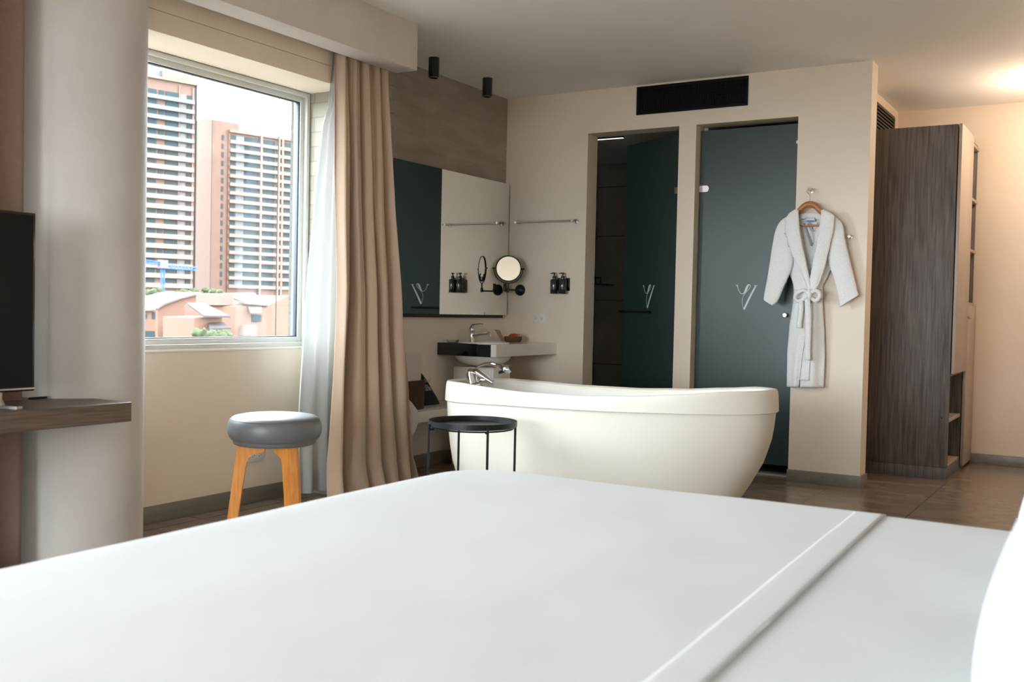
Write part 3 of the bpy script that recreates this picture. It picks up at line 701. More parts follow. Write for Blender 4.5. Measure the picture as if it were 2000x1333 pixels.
# ------------------------------------------------------------------ bathtub
tcx, tcy = -2.465, 4.97
RIM = [(-3.45, .690), (-3.2, .693), (-3.0, .684), (-2.75, .674), (-2.4, .675), (-2.1, .690), (-1.85, .712), (-1.65, .733), (-1.48, .738)]
BAND = [(-3.45, .572), (-2.8, .594), (-2.3, .602), (-1.9, .613), (-1.48, .622)]
XLz = [(0, -3.27), (.10, -3.33), (.17, -3.362), (.24, -3.382), (.34, -3.40), (.50, -3.415), (.70, -3.424)]
XRz = [(0, -1.86), (.06, -1.78), (.13, -1.70), (.20, -1.645), (.29, -1.592), (.385, -1.545), (.50, -1.513), (.61, -1.497), (.70, -1.492)]
def halfw(z): return interp([(0, .25), (.1, .30), (.25, .345), (.45, .375), (.7, .388)], z)
NT = 96
def ringat(fz, grow=0.0, n_=2.35, wgrow=None, zadd=0.0, body=False, zlevel=None, shrink=None):
    o = []
    for k in range(NT):
        a = 2*PI*k/NT; c, s = math.cos(a), math.sin(a); r_ = (abs(c)**n_ + abs(s)**n_) ** (-1/n_)
        zl = zlevel if zlevel is not None else .6
        xl, xr, hw = interp(XLz, zl), interp(XRz, zl), halfw(zl)
        cx, ax = (xl+xr)/2, (xr-xl)/2
        x = cx + c*r_*(ax+grow); y = tcy + s*r_*(hw+(grow if wgrow is None else wgrow))
        o.append((x, y, fz(x) + zadd))
    return o
t = thing('bathtub', 'freestanding cream oval bathtub with a raised backrest end', 'bathtub', (tcx, tcy, 0))
rings = [ringat(lambda x, z=z: z, zlevel=z) for z in (0, .03, .07, .12, .18, .24, .30, .36, .42, .48, .54)]
rings.append(ringat(lambda x: interp(BAND, x) + .01, zlevel=.60))
MB().ring_loft(rings).build('tub_body', M['tub'], t, smooth=60)
rim = lambda x: interp(RIM, x); band = lambda x: interp(BAND, x)
rings = [ringat(band, -.01, zlevel=.62, zadd=.010), ringat(band, .006, zlevel=.62, zadd=.001), ringat(band, .0095, zlevel=.62, zadd=.003)]
for f_k, g_ in ((.3, .008), (.6, .006), (.85, .0035)):
    rings.append(ringat(lambda x, f_k=f_k: lerp(band(x), rim(x), f_k), g_, zlevel=.64))
for g_, zz in ((.0015, -.010), (-.001, -.004), (-.006, -.001), (-.018, 0), (-.035, -.002), (-.048, -.010), (-.055, -.025)):
    rings.append(ringat(rim, g_, zlevel=.64, zadd=zz))
MB().ring_loft(rings, True, False, False).build('rim_band', M['tub'], t, smooth=28)
rings = [ringat(rim, -.055, zlevel=.64, zadd=-.025)]
for k in range(1, 12):
    s = k/11; g_ = -.055 - .05*s - .22*s**5; rings.append(ringat(lambda x, s=s: lerp(rim(x)-.025, .20, 1-(1-s)**1.5), g_, wgrow=-.055-.03*s-.16*s**6, zlevel=.64))
MB().ring_loft(rings, True, False, True).build('basin_interior', M['tubin'], t, smooth=60)
# deck mixer with hand shower at the low end
p = at(921, 748, 1, 5.02); zr = rim(-3.36)-.004
fb_ = Vector((-3.36, 4.99, zr))
t = thing('bath_mixer', 'chrome bath mixer with hand shower on the tub rim', 'tap', fb_)
def pa(u, v, y=5.0): return at(u, v, 1, y)
bz = pa(925, 746); tz = pa(917, 722)
c0 = pa(925, 750, 4.98); c1 = pa(920, 727, 4.98)
m_ = MB().tube([c0, lerp(c0, c1, .2), lerp(c0, c1, .85), c1], [.036, .032, .031, .027], 28); m_.tube([c0+Vector((0,0,-.006)), c0+Vector((0,0,.004))], .043, 28); m_.build('body', M['chrome'], t)
s0, s1, s2, s3 = pa(918, 724, 4.98), pa(936, 729, 4.97), pa(952, 740, 4.96), pa(963, 748, 4.95)
m_ = MB().tube([s0, lerp(s0, s1, .5)+Vector((0,0,.006)), s1, s2, s3], [.022, .026, .026, .020, .012], 20, flat=.6); m_.build('lever', M['chrome'], t)
MB().tube([pa(930, 742, 5.03), pa(950, 742, 5.05), pa(966, 748, 5.06)], [.022, .020, .016], 16).build('spout', M['chrome'], t)
hp = [pa(u, v, 5.12) for u, v in ((929, 721), (938, 714.5), (950, 711), (962, 711), (972, 715), (981, 719), (990, 722), (997, 720))]
hp = [Vector(q) for q in smooth_path(hp, 5)]
rad = [interp([(0, .007), (.15, .010), (.5, .012), (.68, .018), (.82, .028), (.92, .026), (1, .016)], i/(len(hp)-1)) for i in range(len(hp))]
hs_ = MB().tube(hp, rad, 20).build('hand_shower', M['chrome'], t)
q = pa(984, 729, 5.12); MB().lathe([(.001, .0), (.030, .0), (.032, .008), (.026, .016)], q, 28, (-.25, .0, 1)).build('spray_face', M['black'], hs_)
MB().tube([pa(929, 722, 5.12), pa(934, 733, 5.10), pa(940, 746, 5.08), pa(941, 756, 5.07)], .010, 14).build('shower_holder', M['chrome'], t)

# ------------------------------------------------------------------ tray table
tx, ty, tr, th_ = -2.795, 4.225, .222, .545
t = thing('tray_table', 'round black metal tray table beside the bathtub', 'table', (tx, ty, 0))
MB().lathe([(.001, .520), (tr-.006, .520), (tr, .524), (tr, .550), (tr-.003, .550), (tr-.004, .528), (tr-.010, .524), (.001, .524)], (tx, ty, 0), 72, caps=False).build('tray', M['black'], t)
rr_ = [(tx+math.cos(2*PI*k/64)*(tr-.018), ty+math.sin(2*PI*k/64)*(tr-.022), .513) for k in range(65)]
MB().tube(rr_, .004, 8, caps=False).build('support_ring', M['black'], t)
for a in (52, 142, 232, 322):
    a_ = math.radians(a+TA if False else a)
    ca, sa = math.cos(a_), math.sin(a_); rl = tr + .006
    m_ = MB().tube([(tx+ca*rl, ty+sa*rl, 0), (tx+ca*rl, ty+sa*rl, .535)], .0062, 10)
    m_.tube([(tx+ca*rl, ty+sa*rl, .508), (tx+ca*(tr-.02), ty+sa*(tr-.02), .508)], .005, 8); m_.build('leg', M['black'], t)
m_ = MB().tube([(tx+math.cos(2*PI*k/64)*(tr+.006), ty+math.sin(2*PI*k/64)*(tr+.006), .02) for k in range(65)], .005, 8, caps=False); m_.build('foot_ring', M['black'], t)

# ------------------------------------------------------------------ stool
sx, sy = -3.392, 3.455
t = thing('stool', 'round stool with a grey leather cushion and splayed orange wood legs', 'stool', (sx, sy, 0))
R_ = .214; zt_ = .598
prof = [(.001, 0), (.10, -.001), (.16, -.004), (.188, -.010), (.200, -.018), (.2015, -.021), (.2045, -.024), (.212, -.040), (.215, -.062), (.214, -.085), (.207, -.105), (.195, -.118), (.190, -.121), (.188, -.135), (.180, -.140), (.001, -.140)]
prof = [(a, zt_+b) for a, b in prof]
MB().lathe(prof, (sx, sy, 0), 72, caps=False).build('cushion', M['leather'], t, smooth=50)
MB().lathe([(.2035, zt_-.0195), (.2055, zt_-.0215), (.2035, zt_-.0245)], (sx, sy, 0), 72, caps=False).build('piping', M['leather'], t, smooth=60)
def stool_leg(a):
    ca, sa = math.cos(a), math.sin(a); m_ = MB(); T = Vector((-sa, ca, 0))
    # outline of the bentwood leg in the (radial, z) plane
    ol = [(.167, .460), (.222, .0), (.176, .0), (.126, .370), (.118, .398), (.104, .410), (.086, .417), (.048, .418), (.041, .426), (.044, .460)]
    pts = [Vector((sx+ca*r, sy+sa*r, z)) - T*.027 for r, z in ol]
    m_.prism(pts, T*.054)
    bmesh.ops.bevel(m_.bm, geom=m_.bm.edges[:], offset=.004, segments=2, affect='EDGES')
    return m_.build('leg', M['orangewood'], t, smooth=40)
for a in (222, 342, 102): stool_leg(math.radians(a))

# ------------------------------------------------------------------ TV shelf and television
m_ = MB(); cc = Vector((-3.925, 2.80)); zs = .70
arc = []
for k in range(0, 21):
    a = math.radians(-68 + k*0) 
ys = 2.690
pts = [(-3.432, .2, zs-.078), (-3.432, ys, zs-.078)]
a0 = math.asin((ys-cc.y)/.272)
pts += [(cc.x + .272*math.cos(a), cc.y + .272*math.sin(a), zs-.078) for a in [lerp(a0, -PI*.72, k/18) for k in range(19)]]
pts += [(-4.06, 2.3, zs-.078), (-4.06, .2, zs-.078)]
m_.prism(pts, (0, 0, .078)); sh = tag(m_.build('wall_shelf', M['shelfwood'], smooth=30), 'thick dark wood shelf fitted against the column, carrying the television', 'shelf')
md = sh.modifiers.new('edge', 'BEVEL'); md.width = .003; md.segments = 2
for yy in (.4, 2.0): MB().box(-4.14, -4.055, yy, yy+.06, zs-.2, zs-.002).build('bracket', M['black'], sh)
t = thing('television', 'flat black television standing on the dark wood shelf', 'television', (-3.56, 1.74, zs))
ty1 = 2.345; ty0 = ty1-1.17; tz0, tz1 = .758, 1.433; X_ = -3.555
MB().box(X_-.035, X_, ty0, ty1, tz0, tz1, .004).build('case', M['blackgloss'], t)
MB().box(X_-.0005, X_+.0008, ty0+.010, ty1-.010, tz0+.018, tz1-.010).build('screen', M['screen'], t, smooth=0)
MB().box(X_-.002, X_+.003, ty0, ty1, tz0+.006, tz0+.013, .001).build('silver_strip', M['steel'], t)
for s in (ty0+.15, ty1-.135):
    m_ = MB().tube([(X_-.018, s, tz0+.01), (X_-.018, s, zs+.022)], [.016, .014], 20)
    m_.prism([(X_-.13, s-.016, zs+.001), (X_-.018, s-.022, zs+.001), (X_+.078, s+.012, zs+.001), (X_+.078, s+.036, zs+.001), (X_-.018, s+.020, zs+.001), (X_-.13, s+.008, zs+.001)], (0, 0, .010))
    m_.tube([(X_-.018, s, zs+.03), (X_-.018, s, zs+.008)], [.016, .026], 20); m_.build('stand_foot', M['steel'], t)
m_ = MB(); p = at(78, 778, 2, zs+.005)
m_.tube([(p.x-.03, p.y-.03, zs+.003), (p.x, p.y, zs+.007), (p.x-.005, p.y+.03, zs+.006), (p.x-.03, p.y+.05, zs+.003)], .0045, 8)
tag(m_.build('cable', M['black'], smooth=60), 'short black cable lying on the shelf against the column', 'cable')

# ------------------------------------------------------------------ curtains
def fold_path(seed, n, amp):
    rnd = random.Random(seed); x = 0; w = [rnd.uniform(.6, 1.5) for _ in range(n)]; s = sum(w); acc = 0; out = []
    for i in range(n):
        out.append((acc/s, (acc+w[i])/s, rnd.uniform(.7, 1.25)*(1 if i % 2 else -1))); acc += w[i]
    return out
def fold(tab, s):
    for a, b, k in tab:
        if s <= b or b >= .9999: 
            return k * math.sin(PI * min(1, max(0, (s-a)/(b-a))))
    return 0
def manual(bs, ks): return [(a, b, k) for (a, b), k in zip(zip(bs, bs[1:]), ks)]
FT = manual([0, .17, .22, .40, .45, .56, .61, .78, .82, .93, .96, 1], [.95, -1.2, .9, -1.2, 1.1, -1.3, 1.0, -1.2, 1.1, -1.0, .4])
FT2 = fold_path(5, 29, 1)
CRL = sorted((p.z, p.y) for p in [at(u, v, 0, -3.82) for u, v in ((655, 95), (656, 300), (655, 560), (641, 800), (633, 955))])
CRR = sorted((p.z, p.y) for p in [at(u, v, 0, -3.775) for u, v in ((768, 137), (776, 400), (790, 620), (801, 780), (811, 925))])
def curt(s, v):
    z = lerp(.012, 2.70, v); f = 1-v
    y0 = interp(CRL, z); y1 = interp(CRR, z) - .055*f
    ss = s + .012*math.sin(v*5+s*9)
    y = lerp(y0, y1, s) + .006*math.sin(v*7 + s*20)
    amp = lerp(.038, .074, f**.6)
    xc = lerp(-3.815, -3.826, v) + .055*s*s*f
    x = xc + amp*(fold(FT, ss)) + .010*fold(FT2, s)*(v) 
    x = max(x, -3.897) if z < 2.2 else max(x, -3.862)
    if f > .93: x += .03*math.sin(s*40)*(f-.93)/.07 + .02*(f-.93)/.07; 
    x += .004*noise.noise(Vector((s*8, v*6, 2)))
    return Vector((min(x, -3.757) if z > 2.47 else x, y, z))
# overlapping folds: let y swing with the fold too
def curt2(s, v):
    p = curt(s, v); ss = s*13*2*PI/2
    p.y += (.008 + .012*(1-v))*math.sin(s*11*PI+1.0)*math.sin(PI*s)
    return p
t = thing('curtain', 'rose-brown full-length curtain gathered to the right of the window', 'curtain', (-3.83, 4.75, 0))
MB().grid(curt2, 260, 60).build('curtain_panel', M['curtain'], t, smooth=0 or 80, solid=.003)
FS = fold_path(3, 7, 1)
SHL = [at(u, v, 0, -3.90) for u, v in ((592, 948), (592, 800), (598, 680), (605, 560), (618, 400), (632, 260), (645, 170), (653, 95))]
SHL = [(p.z, p.y) for p in SHL]
def sheerf(s, v):
    z = lerp(.05, 2.70, v); f = 1-v
    y0 = interp(SHL, z); y1 = lerp(4.56, 4.47, v)
    x = lerp(-3.93, -3.905, v) + lerp(.008, .026, f)*fold(FS, s)
    if z > 2.33: x = -3.852 + .006*fold(FS, s)
    elif z > 2.15: x = lerp(x, -3.852 + .006*fold(FS, s), (z-2.15)/.18)
    y0 -= max(0, 3.90-max(3.852, -x))*1.13
    return Vector((x, lerp(y0, y1, s), z))
t = thing('sheer_curtain', 'white sheer curtain hanging between the window and the rose-brown curtain', 'curtain', (-3.93, 4.34, 0))
MB().grid(sheerf, 70, 50).build('sheer_panel', M['sheer'], t, smooth=80)
MB().grid(lambda s, v: sheerf(s, v*.045) + Vector((.003, 0, 0)), 70, 4).build('hem', M['sheer'], t, smooth=80)
FD = fold_path(9, 9, 1)
def curt3(s, v):
    z = lerp(.012, 2.70, v); return Vector((-3.80 - .045*0 + .040*fold(FD, s), lerp(1.10, 2.452, s), z)) + Vector((-.0, 0, 0))
t = thing('curtain', 'brown curtain beyond the column above the television', 'curtain', (-3.82, 2.1, 0))
MB().grid(lambda s, v: curt3(s, v) + Vector((-.0, 0, 0)), 90, 20).build('curtain_panel', M['curtaindark'], t, smooth=80, solid=.003)

# ------------------------------------------------------------------ bathrobe on its hook
YR = 6.70
def rw(u, v, y=YR): return at(u, v, 1, y)
hk = rw(1585, 373, YB)
t = thing('wall_hook', 'chrome wall hook carrying the wooden hanger', 'hook', (hk.x, YB, hk.z-.02))
m_ = MB().lathe([(.016, 0), (.016, .004), (.008, .006), (.008, .020)], hk, 24, (0,-1,0))
m_.tube([(hk.x, YB-.018, hk.z), (hk.x, YB-.04, hk.z-.010), (hk.x, YB-.06, hk.z-.006), (hk.x, YB-.066, hk.z+.010)], .006, 12)
m_.tube([(hk.x-.018, YB-.02, hk.z+.006), (hk.x, YB-.024, hk.z), (hk.x+.018, YB-.03, hk.z+.010)], .006, 12); m_.build('hook_body', M['chrome'], t)
k3 = rw(1660, 463, YB-.02); t = thing('wall_hook', 'small chrome knob hook beside the bathrobe sleeve', 'hook', (k3.x, YB, k3.z))
MB().lathe([(.014, 0), (.014, .004), (.006, .006), (.006, .028), (.013, .030), (.014, .040), (.010, .044)], (k3.x, YB, k3.z), 24, (0,-1,0)).build('knob', M['chrome'], t)
t = thing('clothes_hanger', 'brown wooden clothes hanger inside the bathrobe', 'hanger', rw(1582, 420))
arcp = [rw(u, v, YR) for u, v in ((1545, 428), (1553, 421), (1562, 411), (1572, 402), (1582, 399), (1592, 402), (1601, 411), (1612, 421), (1622, 428))]
arcp = [Vector(q) for q in smooth_path(arcp, 5)]
MB().tube(arcp, [lerp(.013, .020, math.sin(PI*i/(len(arcp)-1))) for i in range(len(arcp))], 14, flat=1.0, up=(0,0,1)).build('shoulder', M['hangerwood'], t, smooth=60)
MB().tube([rw(1557, 442), rw(1608, 440)], .0055, 10).build('trouser_bar', M['hangerwood'], t)
c_ = rw(1582, 394); top_ = Vector((hk.x, YB-.062, hk.z+.006))
hkp = [c_, c_+Vector((0, 0, .02)), c_+Vector((-.004, 0, .045)), Vector((hk.x-.016, YB-.058, hk.z-.012)), Vector((hk.x-.012, YB-.056, hk.z+.006)), Vector((hk.x, YB-.055, hk.z+.012)), Vector((hk.x+.014, YB-.056, hk.z+.002))]
MB().tube([Vector(q) for q in smooth_path(hkp, 5)], .0022, 8).build('wire_hook', M['chrome'], t)

robe = thing('bathrobe', 'white terry bathrobe tied at the waist hanging on the back wall', 'bathrobe', rw(1580, 757, YR))
OL = [(410,1557),(425,1540),(445,1536),(480,1538),(530,1542),(558,1550),(577,1552),(600,1548),(640,1542),(690,1538),(756,1537)]
OR = [(410,1607),(422,1627),(445,1642),(480,1638),(515,1628),(540,1616),(558,1607),(577,1605),(600,1607),(650,1610),(700,1611),(757,1609)]
LI = [(410,1558),(440,1562),(480,1570),(520,1577),(560,1583),(577,1586),(600,1581),(650,1574),(700,1567),(756,1560)]
RI = [(410,1607),(440,1604),(480,1601),(520,1597),(560,1588),(577,1583),(600,1578),(650,1572),(700,1566),(756,1562)]
def panel(outer, inner, v0, v1, depth, yb=YR+.035, seed=0, nu=22, nv=70, folds=3, uin=0.0):
    def f(s, t_):
        v = lerp(v0, v1, t_); uo, ui = interp(outer, v), interp(inner, v)
        u = lerp(uo, ui, s)
        d = depth*math.sin(PI*min(1, s*.62+.0)) if True else 0
        d += (.003 + .005*t_)*math.sin(s*folds*PI + seed + t_*1.5)*math.sin(PI*s)
        d += .008*noise.noise(Vector((s*3+seed, t_*6, .5)))
        return rw(u, v, yb - d)
    return f
MB().grid(panel([(a, b+2) for a, b in OL], [(a, b-2) for a, b in OR], 418, 752, .0, YR+.045, 2, 20, 50, 5), 20, 50).build('back_panel', M['terry'], robe, smooth=80, solid=.006)
m_ = MB().grid(panel(OL, LI, 411, 756, .055, seed=.4), 22, 80); m_.build('front_panel', M['terry'], robe, smooth=80, solid=.006)
m_ = MB().grid(panel(OR, RI, 411, 757, .048, seed=1.9, yb=YR+.038), 22, 80); m_.build('front_panel', M['terry'], robe, smooth=80, solid=.006)
# centre overlap seen under the slit
MB().grid(lambda s, t_: rw(lerp(interp(LI, lerp(590, 744, t_))-4, lerp(1588, 1580, t_), s), lerp(590, 744, t_), YR - .012 + .004*math.sin(s*4)), 10, 30).build('under_flap', M['terry'], robe, smooth=80, solid=.006)
# lapels
LO = [(410,1553),(418,1541),(428,1535),(449,1534),(472,1539),(495,1547),(525,1561),(551,1574),(566,1580)]
RO = [(410,1611),(422,1630),(449,1628),(479,1621),(505,1615),(525,1610),(548,1602),(566,1594)]
LI2 = [(410,1559),(446,1561),(479,1567),(512,1574),(545,1581),(566,1585)]; RI2 = [(410,1605),(446,1601),(479,1595),(518,1587),(545,1583),(566,1582)]
for o_, i_, sd in ((LO, LI2, 0), (RO, RI2, 1)):
    def f(s, t_, o_=o_, i_=i_, sd=sd):
        v = lerp(410, 566, t_); u = lerp(interp(o_, v), interp(i_, v), s)
        return rw(u, v, YR - .036 - .018*math.sin(PI*(s*.8+.1)) + .004*noise.noise(Vector((s*3+sd*5, t_*7, 0))))
    MB().grid(f, 12, 50).build('lapel', M['terry'], robe, smooth=80, solid=.010)
MB().grid(lambda s, t_: rw(lerp(1559, 1606, s), lerp(417, 428, t_) + 3*math.cos((s-.5)*PI)*-1+2, YR+.022), 16, 4).build('collar_back', M['terry'], robe, smooth=80, solid=.006)
lb = MB().grid(lambda s, t_: rw(lerp(1572, 1592, s), lerp(425, 433, t_), YR+.016), 6, 2).build('care_label', M['label'], robe, solid=.001)
MB().grid(lambda s, t_: rw(lerp(1577, 1590, s), lerp(431, 432.6, t_), YR+.0145), 6, 2).build('label_print', M['labelink'], lb, solid=.0008)
q = rw(1583, 458, YR+.026); logo_strokes(lambda a, b_: Vector((q.x - a*.75, q.y, q.z + b_)), KL*.9, .001, (0,-1,0)).build('embroidered_logo', M['embroid'], robe, smooth=0)
q = rw(1543, 469, YR-.028); logo_strokes(lambda a, b_: Vector((q.x + a, q.y, q.z + b_)), KL*.55, .001, (0,-1,0)).build('embroidered_logo', M['embroid'], robe, smooth=0)
# sleeves
def sleeve(pts, label=None):
    P = smooth_path(pts, 6); rings = []
    n_ = 28
    for i, (ul, vl, ur, vr, dy) in enumerate(P):
        a, c = rw(ul, vl, YR), rw(ur, vr, YR); mid = (a+c)/2; hv = (c-a)/2; o = []
        for k in range(n_):
            th = 2*PI*k/n_; wob = 1 + .05*math.sin(3*th + i*.3)
            o.append(mid + hv*math.cos(th)*(1+.10*abs(math.sin(2*th))) + Vector((0, -1, 0))*math.sin(th)*dy*.72*wob)
        rings.append(o)
    # turn in at the cuff
    e = rings[-1]; cm = sum((Vector(p) for p in e), Vector())/n_
    rings.append([cm + (Vector(p)-cm)*.88 for p in e]); back = P[-5]
    d = (rings[-6][0]-rings[-2][0])
    rings.append([cm + (Vector(p)-cm)*.86 + d*.5 for p in e])
    return MB().ring_loft(rings, True, True, False).build('sleeve', M['terry'], robe, smooth=80)
sleeve([(1536,424,1556,440,.022),(1524,434,1554,462,.034),(1515,452,1550,492,.040),(1509,482,1549,514,.042),(1504,515,1541,537,.040),(1499,545,1530,562,.036),(1493,577,1519,588,.030),(1492,586,1509,597,.026)])
sleeve([(1626,419,1608,442,.022),(1636,428,1612,465,.034),(1646,440,1616,495,.040),(1651,470,1621,520,.042),(1658,500,1630,545,.040),(1665,530,1636,568,.036),(1673,564,1640,590,.030),(1677,577,1641,600,.028)])
# belt, bow, tails
MB().grid(lambda s, t_: rw(lerp(1550.5, 1606.5, s), lerp(565, 583, t_) + .8*math.sin(s*9), YR + .03 - .088*math.sin(PI*s)**.6 - .004*math.sin(t_*PI)), 24, 6).build('belt', M['terry'], robe, smooth=80, solid=.008)
for pts in ([(1579,574),(1570,568),(1559,571),(1553,580),(1557,588),(1567,586),(1578,578)], [(1582,574),(1591,568),(1599,571),(1601,579),(1595,587),(1588,585),(1582,578)]):
    pp = [rw(u, v, YR - .075 - .012*math.sin(i)) for i, (u, v) in enumerate(pts)]
    MB().tube([Vector(q_) for q_ in smooth_path(pp, 5)], .0125, 10).build('bow_loop', M['terry'], robe, smooth=80)
MB().tube([rw(1580, 568, YR-.075), rw(1581, 576, YR-.092), rw(1580, 584, YR-.075)], [.012, .019, .012], 14).build('knot', M['terry'], robe, smooth=80)
for (u0, u1, v0, v1, w) in ((1564, 1562, 586, 641, 9), (1577, 1579, 584, 704, 10.5)):
    MB().grid(lambda s, t_: rw(lerp(u0, u1, t_) + (s-.5)*w + 1.2*math.sin(t_*5), lerp(v0, v1, t_), YR - .062 - .008*math.sin(PI*s) + .014*t_), 8, 24).build('belt_tail', M['terry'], robe, smooth=80, solid=.008)

# ------------------------------------------------------------------ wardrobe
wx0, wx1, wy0, wy1, wzt = -1.638, -1.045, 7.49, 8.53, 2.440
t = thing('wardrobe', 'tall grey-brown wood wardrobe in the corridor with open side shelves', 'wardrobe', ((wx0+wx1)/2, (wy0+wy1)/2, 0))
fx0, fx1 = wx1, wx1+.022
MB().box(wx0, wx1, wy0, wy0+.025, .085, wzt, .0015).build('side_panel', M['wardrobe'], t)
MB().box(wx0, wx1, wy1-.02, wy1, 0, wzt, .001).build('side_panel', M['wardrobe'], t)
MB().box(wx0, wx1, wy0+.025, wy1-.02, wzt-.022, wzt, .001).build('top_panel', M['wardrobe'], t)
MB().box(wx0, wx1, wy0+.004, wy1, 0, .083, .001).build('plinth', M['wardrobe'], t)
ymid = 8.085
MB().box(wx0, wx1-.002, ymid-.01, ymid+.01, .083, wzt-.022, .001).build('divider', M['wardrobe'], t)
MB().box(wx0, wx0+.012, wy0+.025, wy1-.02, .083, wzt-.022).build('back_panel', M['wardrobelit'], t)
MB().box(wx1-.30, wx1-.29, wy0+.025, ymid-.01, .083, .735).build('niche_back', M['wardrobe'], t)
d = MB().box(fx0+.007, fx1+.006, wy0-.002, ymid+.001, .735, wzt+.002, .0015).build('door', M['wardrobelit'], t)
MB().lathe([(.004, 0), (.004, .008), (.010, .010), (.011, .018), (.007, .022)], (fx1+.003, ymid-.035, 1.125), 20, (1,0,0)).build('knob', M['steel'], d)
MB().box(wx0+.01, wx1-.004, wy0+.025, ymid-.01, .715, .735).build('shelf', M['wardrobe'], t)
MB().box(wx0+.3, wx1-.004, wy0+.025, ymid-.01, .395, .418, .001).build('shelf', M['wardrobelit'], t)
MB().box(wx0+.01, wx1-.004, wy0+.025, ymid-.01, .083, .10, .001).build('shelf', M['wardrobelit'], t)
d = MB().box(fx0+.003, fx1+.003, ymid+.004, wy1-.002, .03, 1.215, .0015).build('door', M['wardrobelit'], t)
MB().lathe([(.004, 0), (.004, .008), (.010, .010), (.011, .018), (.007, .022)], (fx1+.003, ymid+.04, 1.125), 20, (1,0,0)).build('knob', M['steel'], d)
for z in (1.215, 1.615, 1.995, 2.395):
    MB().box(wx0+.25, wx1+.012, ymid+.01, wy1-.02, z, z+.022, .001).build('shelf', M['wardrobelit'], t)
MB().box(wx1-.28, wx1-.27, ymid+.01, wy1-.02, 1.23, 2.40).build('niche_back', M['wardrobe'], t)
p_ = at(1839, 817, 1, wy0); MB().lathe([(.004, 0), (.004, .001)], (p_.x, wy0, p_.z), 12, (0,-1,0)).build('cap_dot', M['darkin'], t)

# ------------------------------------------------------------------ bed
bx0, bx1, by0, by1, bz = -1.825, .26, .68, 2.735, .600
t = thing('bed', 'king-size bed with a low dark base and padded headboard', 'bed', ((bx0+bx1)/2, (by0+by1)/2, 0))
MB().box(bx0+.06, bx1, by0+.06, by1-.06, .06, .30, .02).build('base', M['shelfwood'], t)
MB().box(bx0+.03, bx1, by0+.03, by1-.03, .30, bz-.02, .05, seg=4).build('mattress', M['linen'], t)
for x in (bx0+.2, bx1-.2):
    for y in (by0+.2, by1-.2): MB().cyl((x, y, 0), (x, y, .062), .03).build('leg', M['black'], t)
MB().box(bx1+.01, bx1+.09, by0-.1, by1+.1, .05, 1.15, .02, seg=3).build('headboard', M['shelfwood'], t)
def cover(x0, x1, y0, y1, zt, drop, R, edge_r, seed):
    """draped cloth over a rounded rectangle: radial grid"""
    cx, cy = (x0+x1)/2, (y0+y1)/2; ax, ay = (x1-x0)/2, (y1-y0)/2
    bd = []
    n_arc = 10; ne = 46
    def seg(p, q, n): return [(lerp(p[0], q[0], i/n), lerp(p[1], q[1], i/n)) for i in range(n)]
    cs = [(x1-R, y1-R, 0), (x0+R, y1-R, 90), (x0+R, y0+R, 180), (x1-R, y0+R, 270)]
    for i, (px, py, a0) in enumerate(cs):
        for k in range(n_arc): a = math.radians(a0 + 90*k/n_arc); bd.append((px+math.cos(a)*R, py+math.sin(a)*R))
        nx = cs[(i+1) % 4]; a = math.radians(a0+90); a2 = math.radians(nx[2])
        bd += seg((px+math.cos(a)*R, py+math.sin(a)*R), (nx[0]+math.cos(a2)*R, nx[1]+math.sin(a2)*R), ne)
    m_ = MB(); N = len(bd); rings = []
    def zn(x, y):
        v = Vector((x*1.1+seed, y*1.1, 0)); w = Vector((x*4+seed, y*4, 3))
        return .009*noise.noise(v) + .0022*noise.noise(w)
    fr = [i/34 for i in range(1, 33)]
    for f_ in fr:
        s = f_*.965; rings.append([Vector((cx+(x-cx)*s, cy+(y-cy)*s, zt + zn(cx+(x-cx)*s, cy+(y-cy)*s) + .004*(1-s))) for x, y in bd])
    for k in range(0, 7):          # rounded shoulder
        a = k/6*PI/2; ins = edge_r*(1-math.sin(a)); dz = edge_r*(1-math.cos(a))
        ring = []
        for x, y in bd:
            dx, dy = x-cx, y-cy; sx_, sy_ = (ax-ins)/ax, (ay-ins)/ay
            X, Yy = cx+dx*sx_, cy+dy*sy_; ring.append(Vector((X, Yy, zt - dz + zn(X, Yy)*(1-k/6))))
        rings.append(ring)
    for k in range(1, 9):
        z = zt - edge_r - (drop-edge_r)*k/8; ring = []
        for i, (x, y) in enumerate(bd):
            dx, dy = x-cx, y-cy; L = math.hypot(dx, dy); wv = .010*math.sin(i*.45+seed)*(k/8) + .012*(k/8)
            ring.append(Vector((x+dx/L*wv, y+dy/L*wv, z)))
        rings.append(ring)
    V = [[m_.bm.verts.new(p) for p in r] for r in rings]
    c0 = m_.bm.verts.new((cx, cy, zt + zn(cx, cy) + .004))
    for i in range(N): m_.face((c0, V[0][i], V[0][(i+1) % N]))
    for a, b in zip(V, V[1:]):
        for i in range(N): j = (i+1) % N; m_.face((a[i], b[i], b[j], a[j]))
    return m_
def cut(m_, x, keep_less, skew=0.0, y0=1.7):
    n = Vector((1, skew, 0)); n.normalize()
    geom = m_.bm.verts[:] + m_.bm.edges[:] + m_.bm.faces[:]
    bmesh.ops.bisect_plane(m_.bm, geom=geom, plane_co=(x, y0, 0), plane_no=n, clear_outer=keep_less, clear_inner=not keep_less)
    return m_
m_ = cover(bx0+.02, bx1-.01, by0+.02, by1-.006, bz-.0035, .42, .14, .045, 4.0)
tag(m_.build('fitted_sheet', M['linen'], smooth=80), 'white bottom sheet showing between the folded cover and the pillows', 'sheet')
full = cut(cover(bx0, bx1+.05, by0, by1, bz-.001, .45, .17, .05, 4.0), -.487, True, .03)
du = tag(full.build('bed_cover', M['linen'], smooth=40, solid=.003, solid_off=0), 'smooth white cover spread over the bed up to a straight hem', 'bed cover')
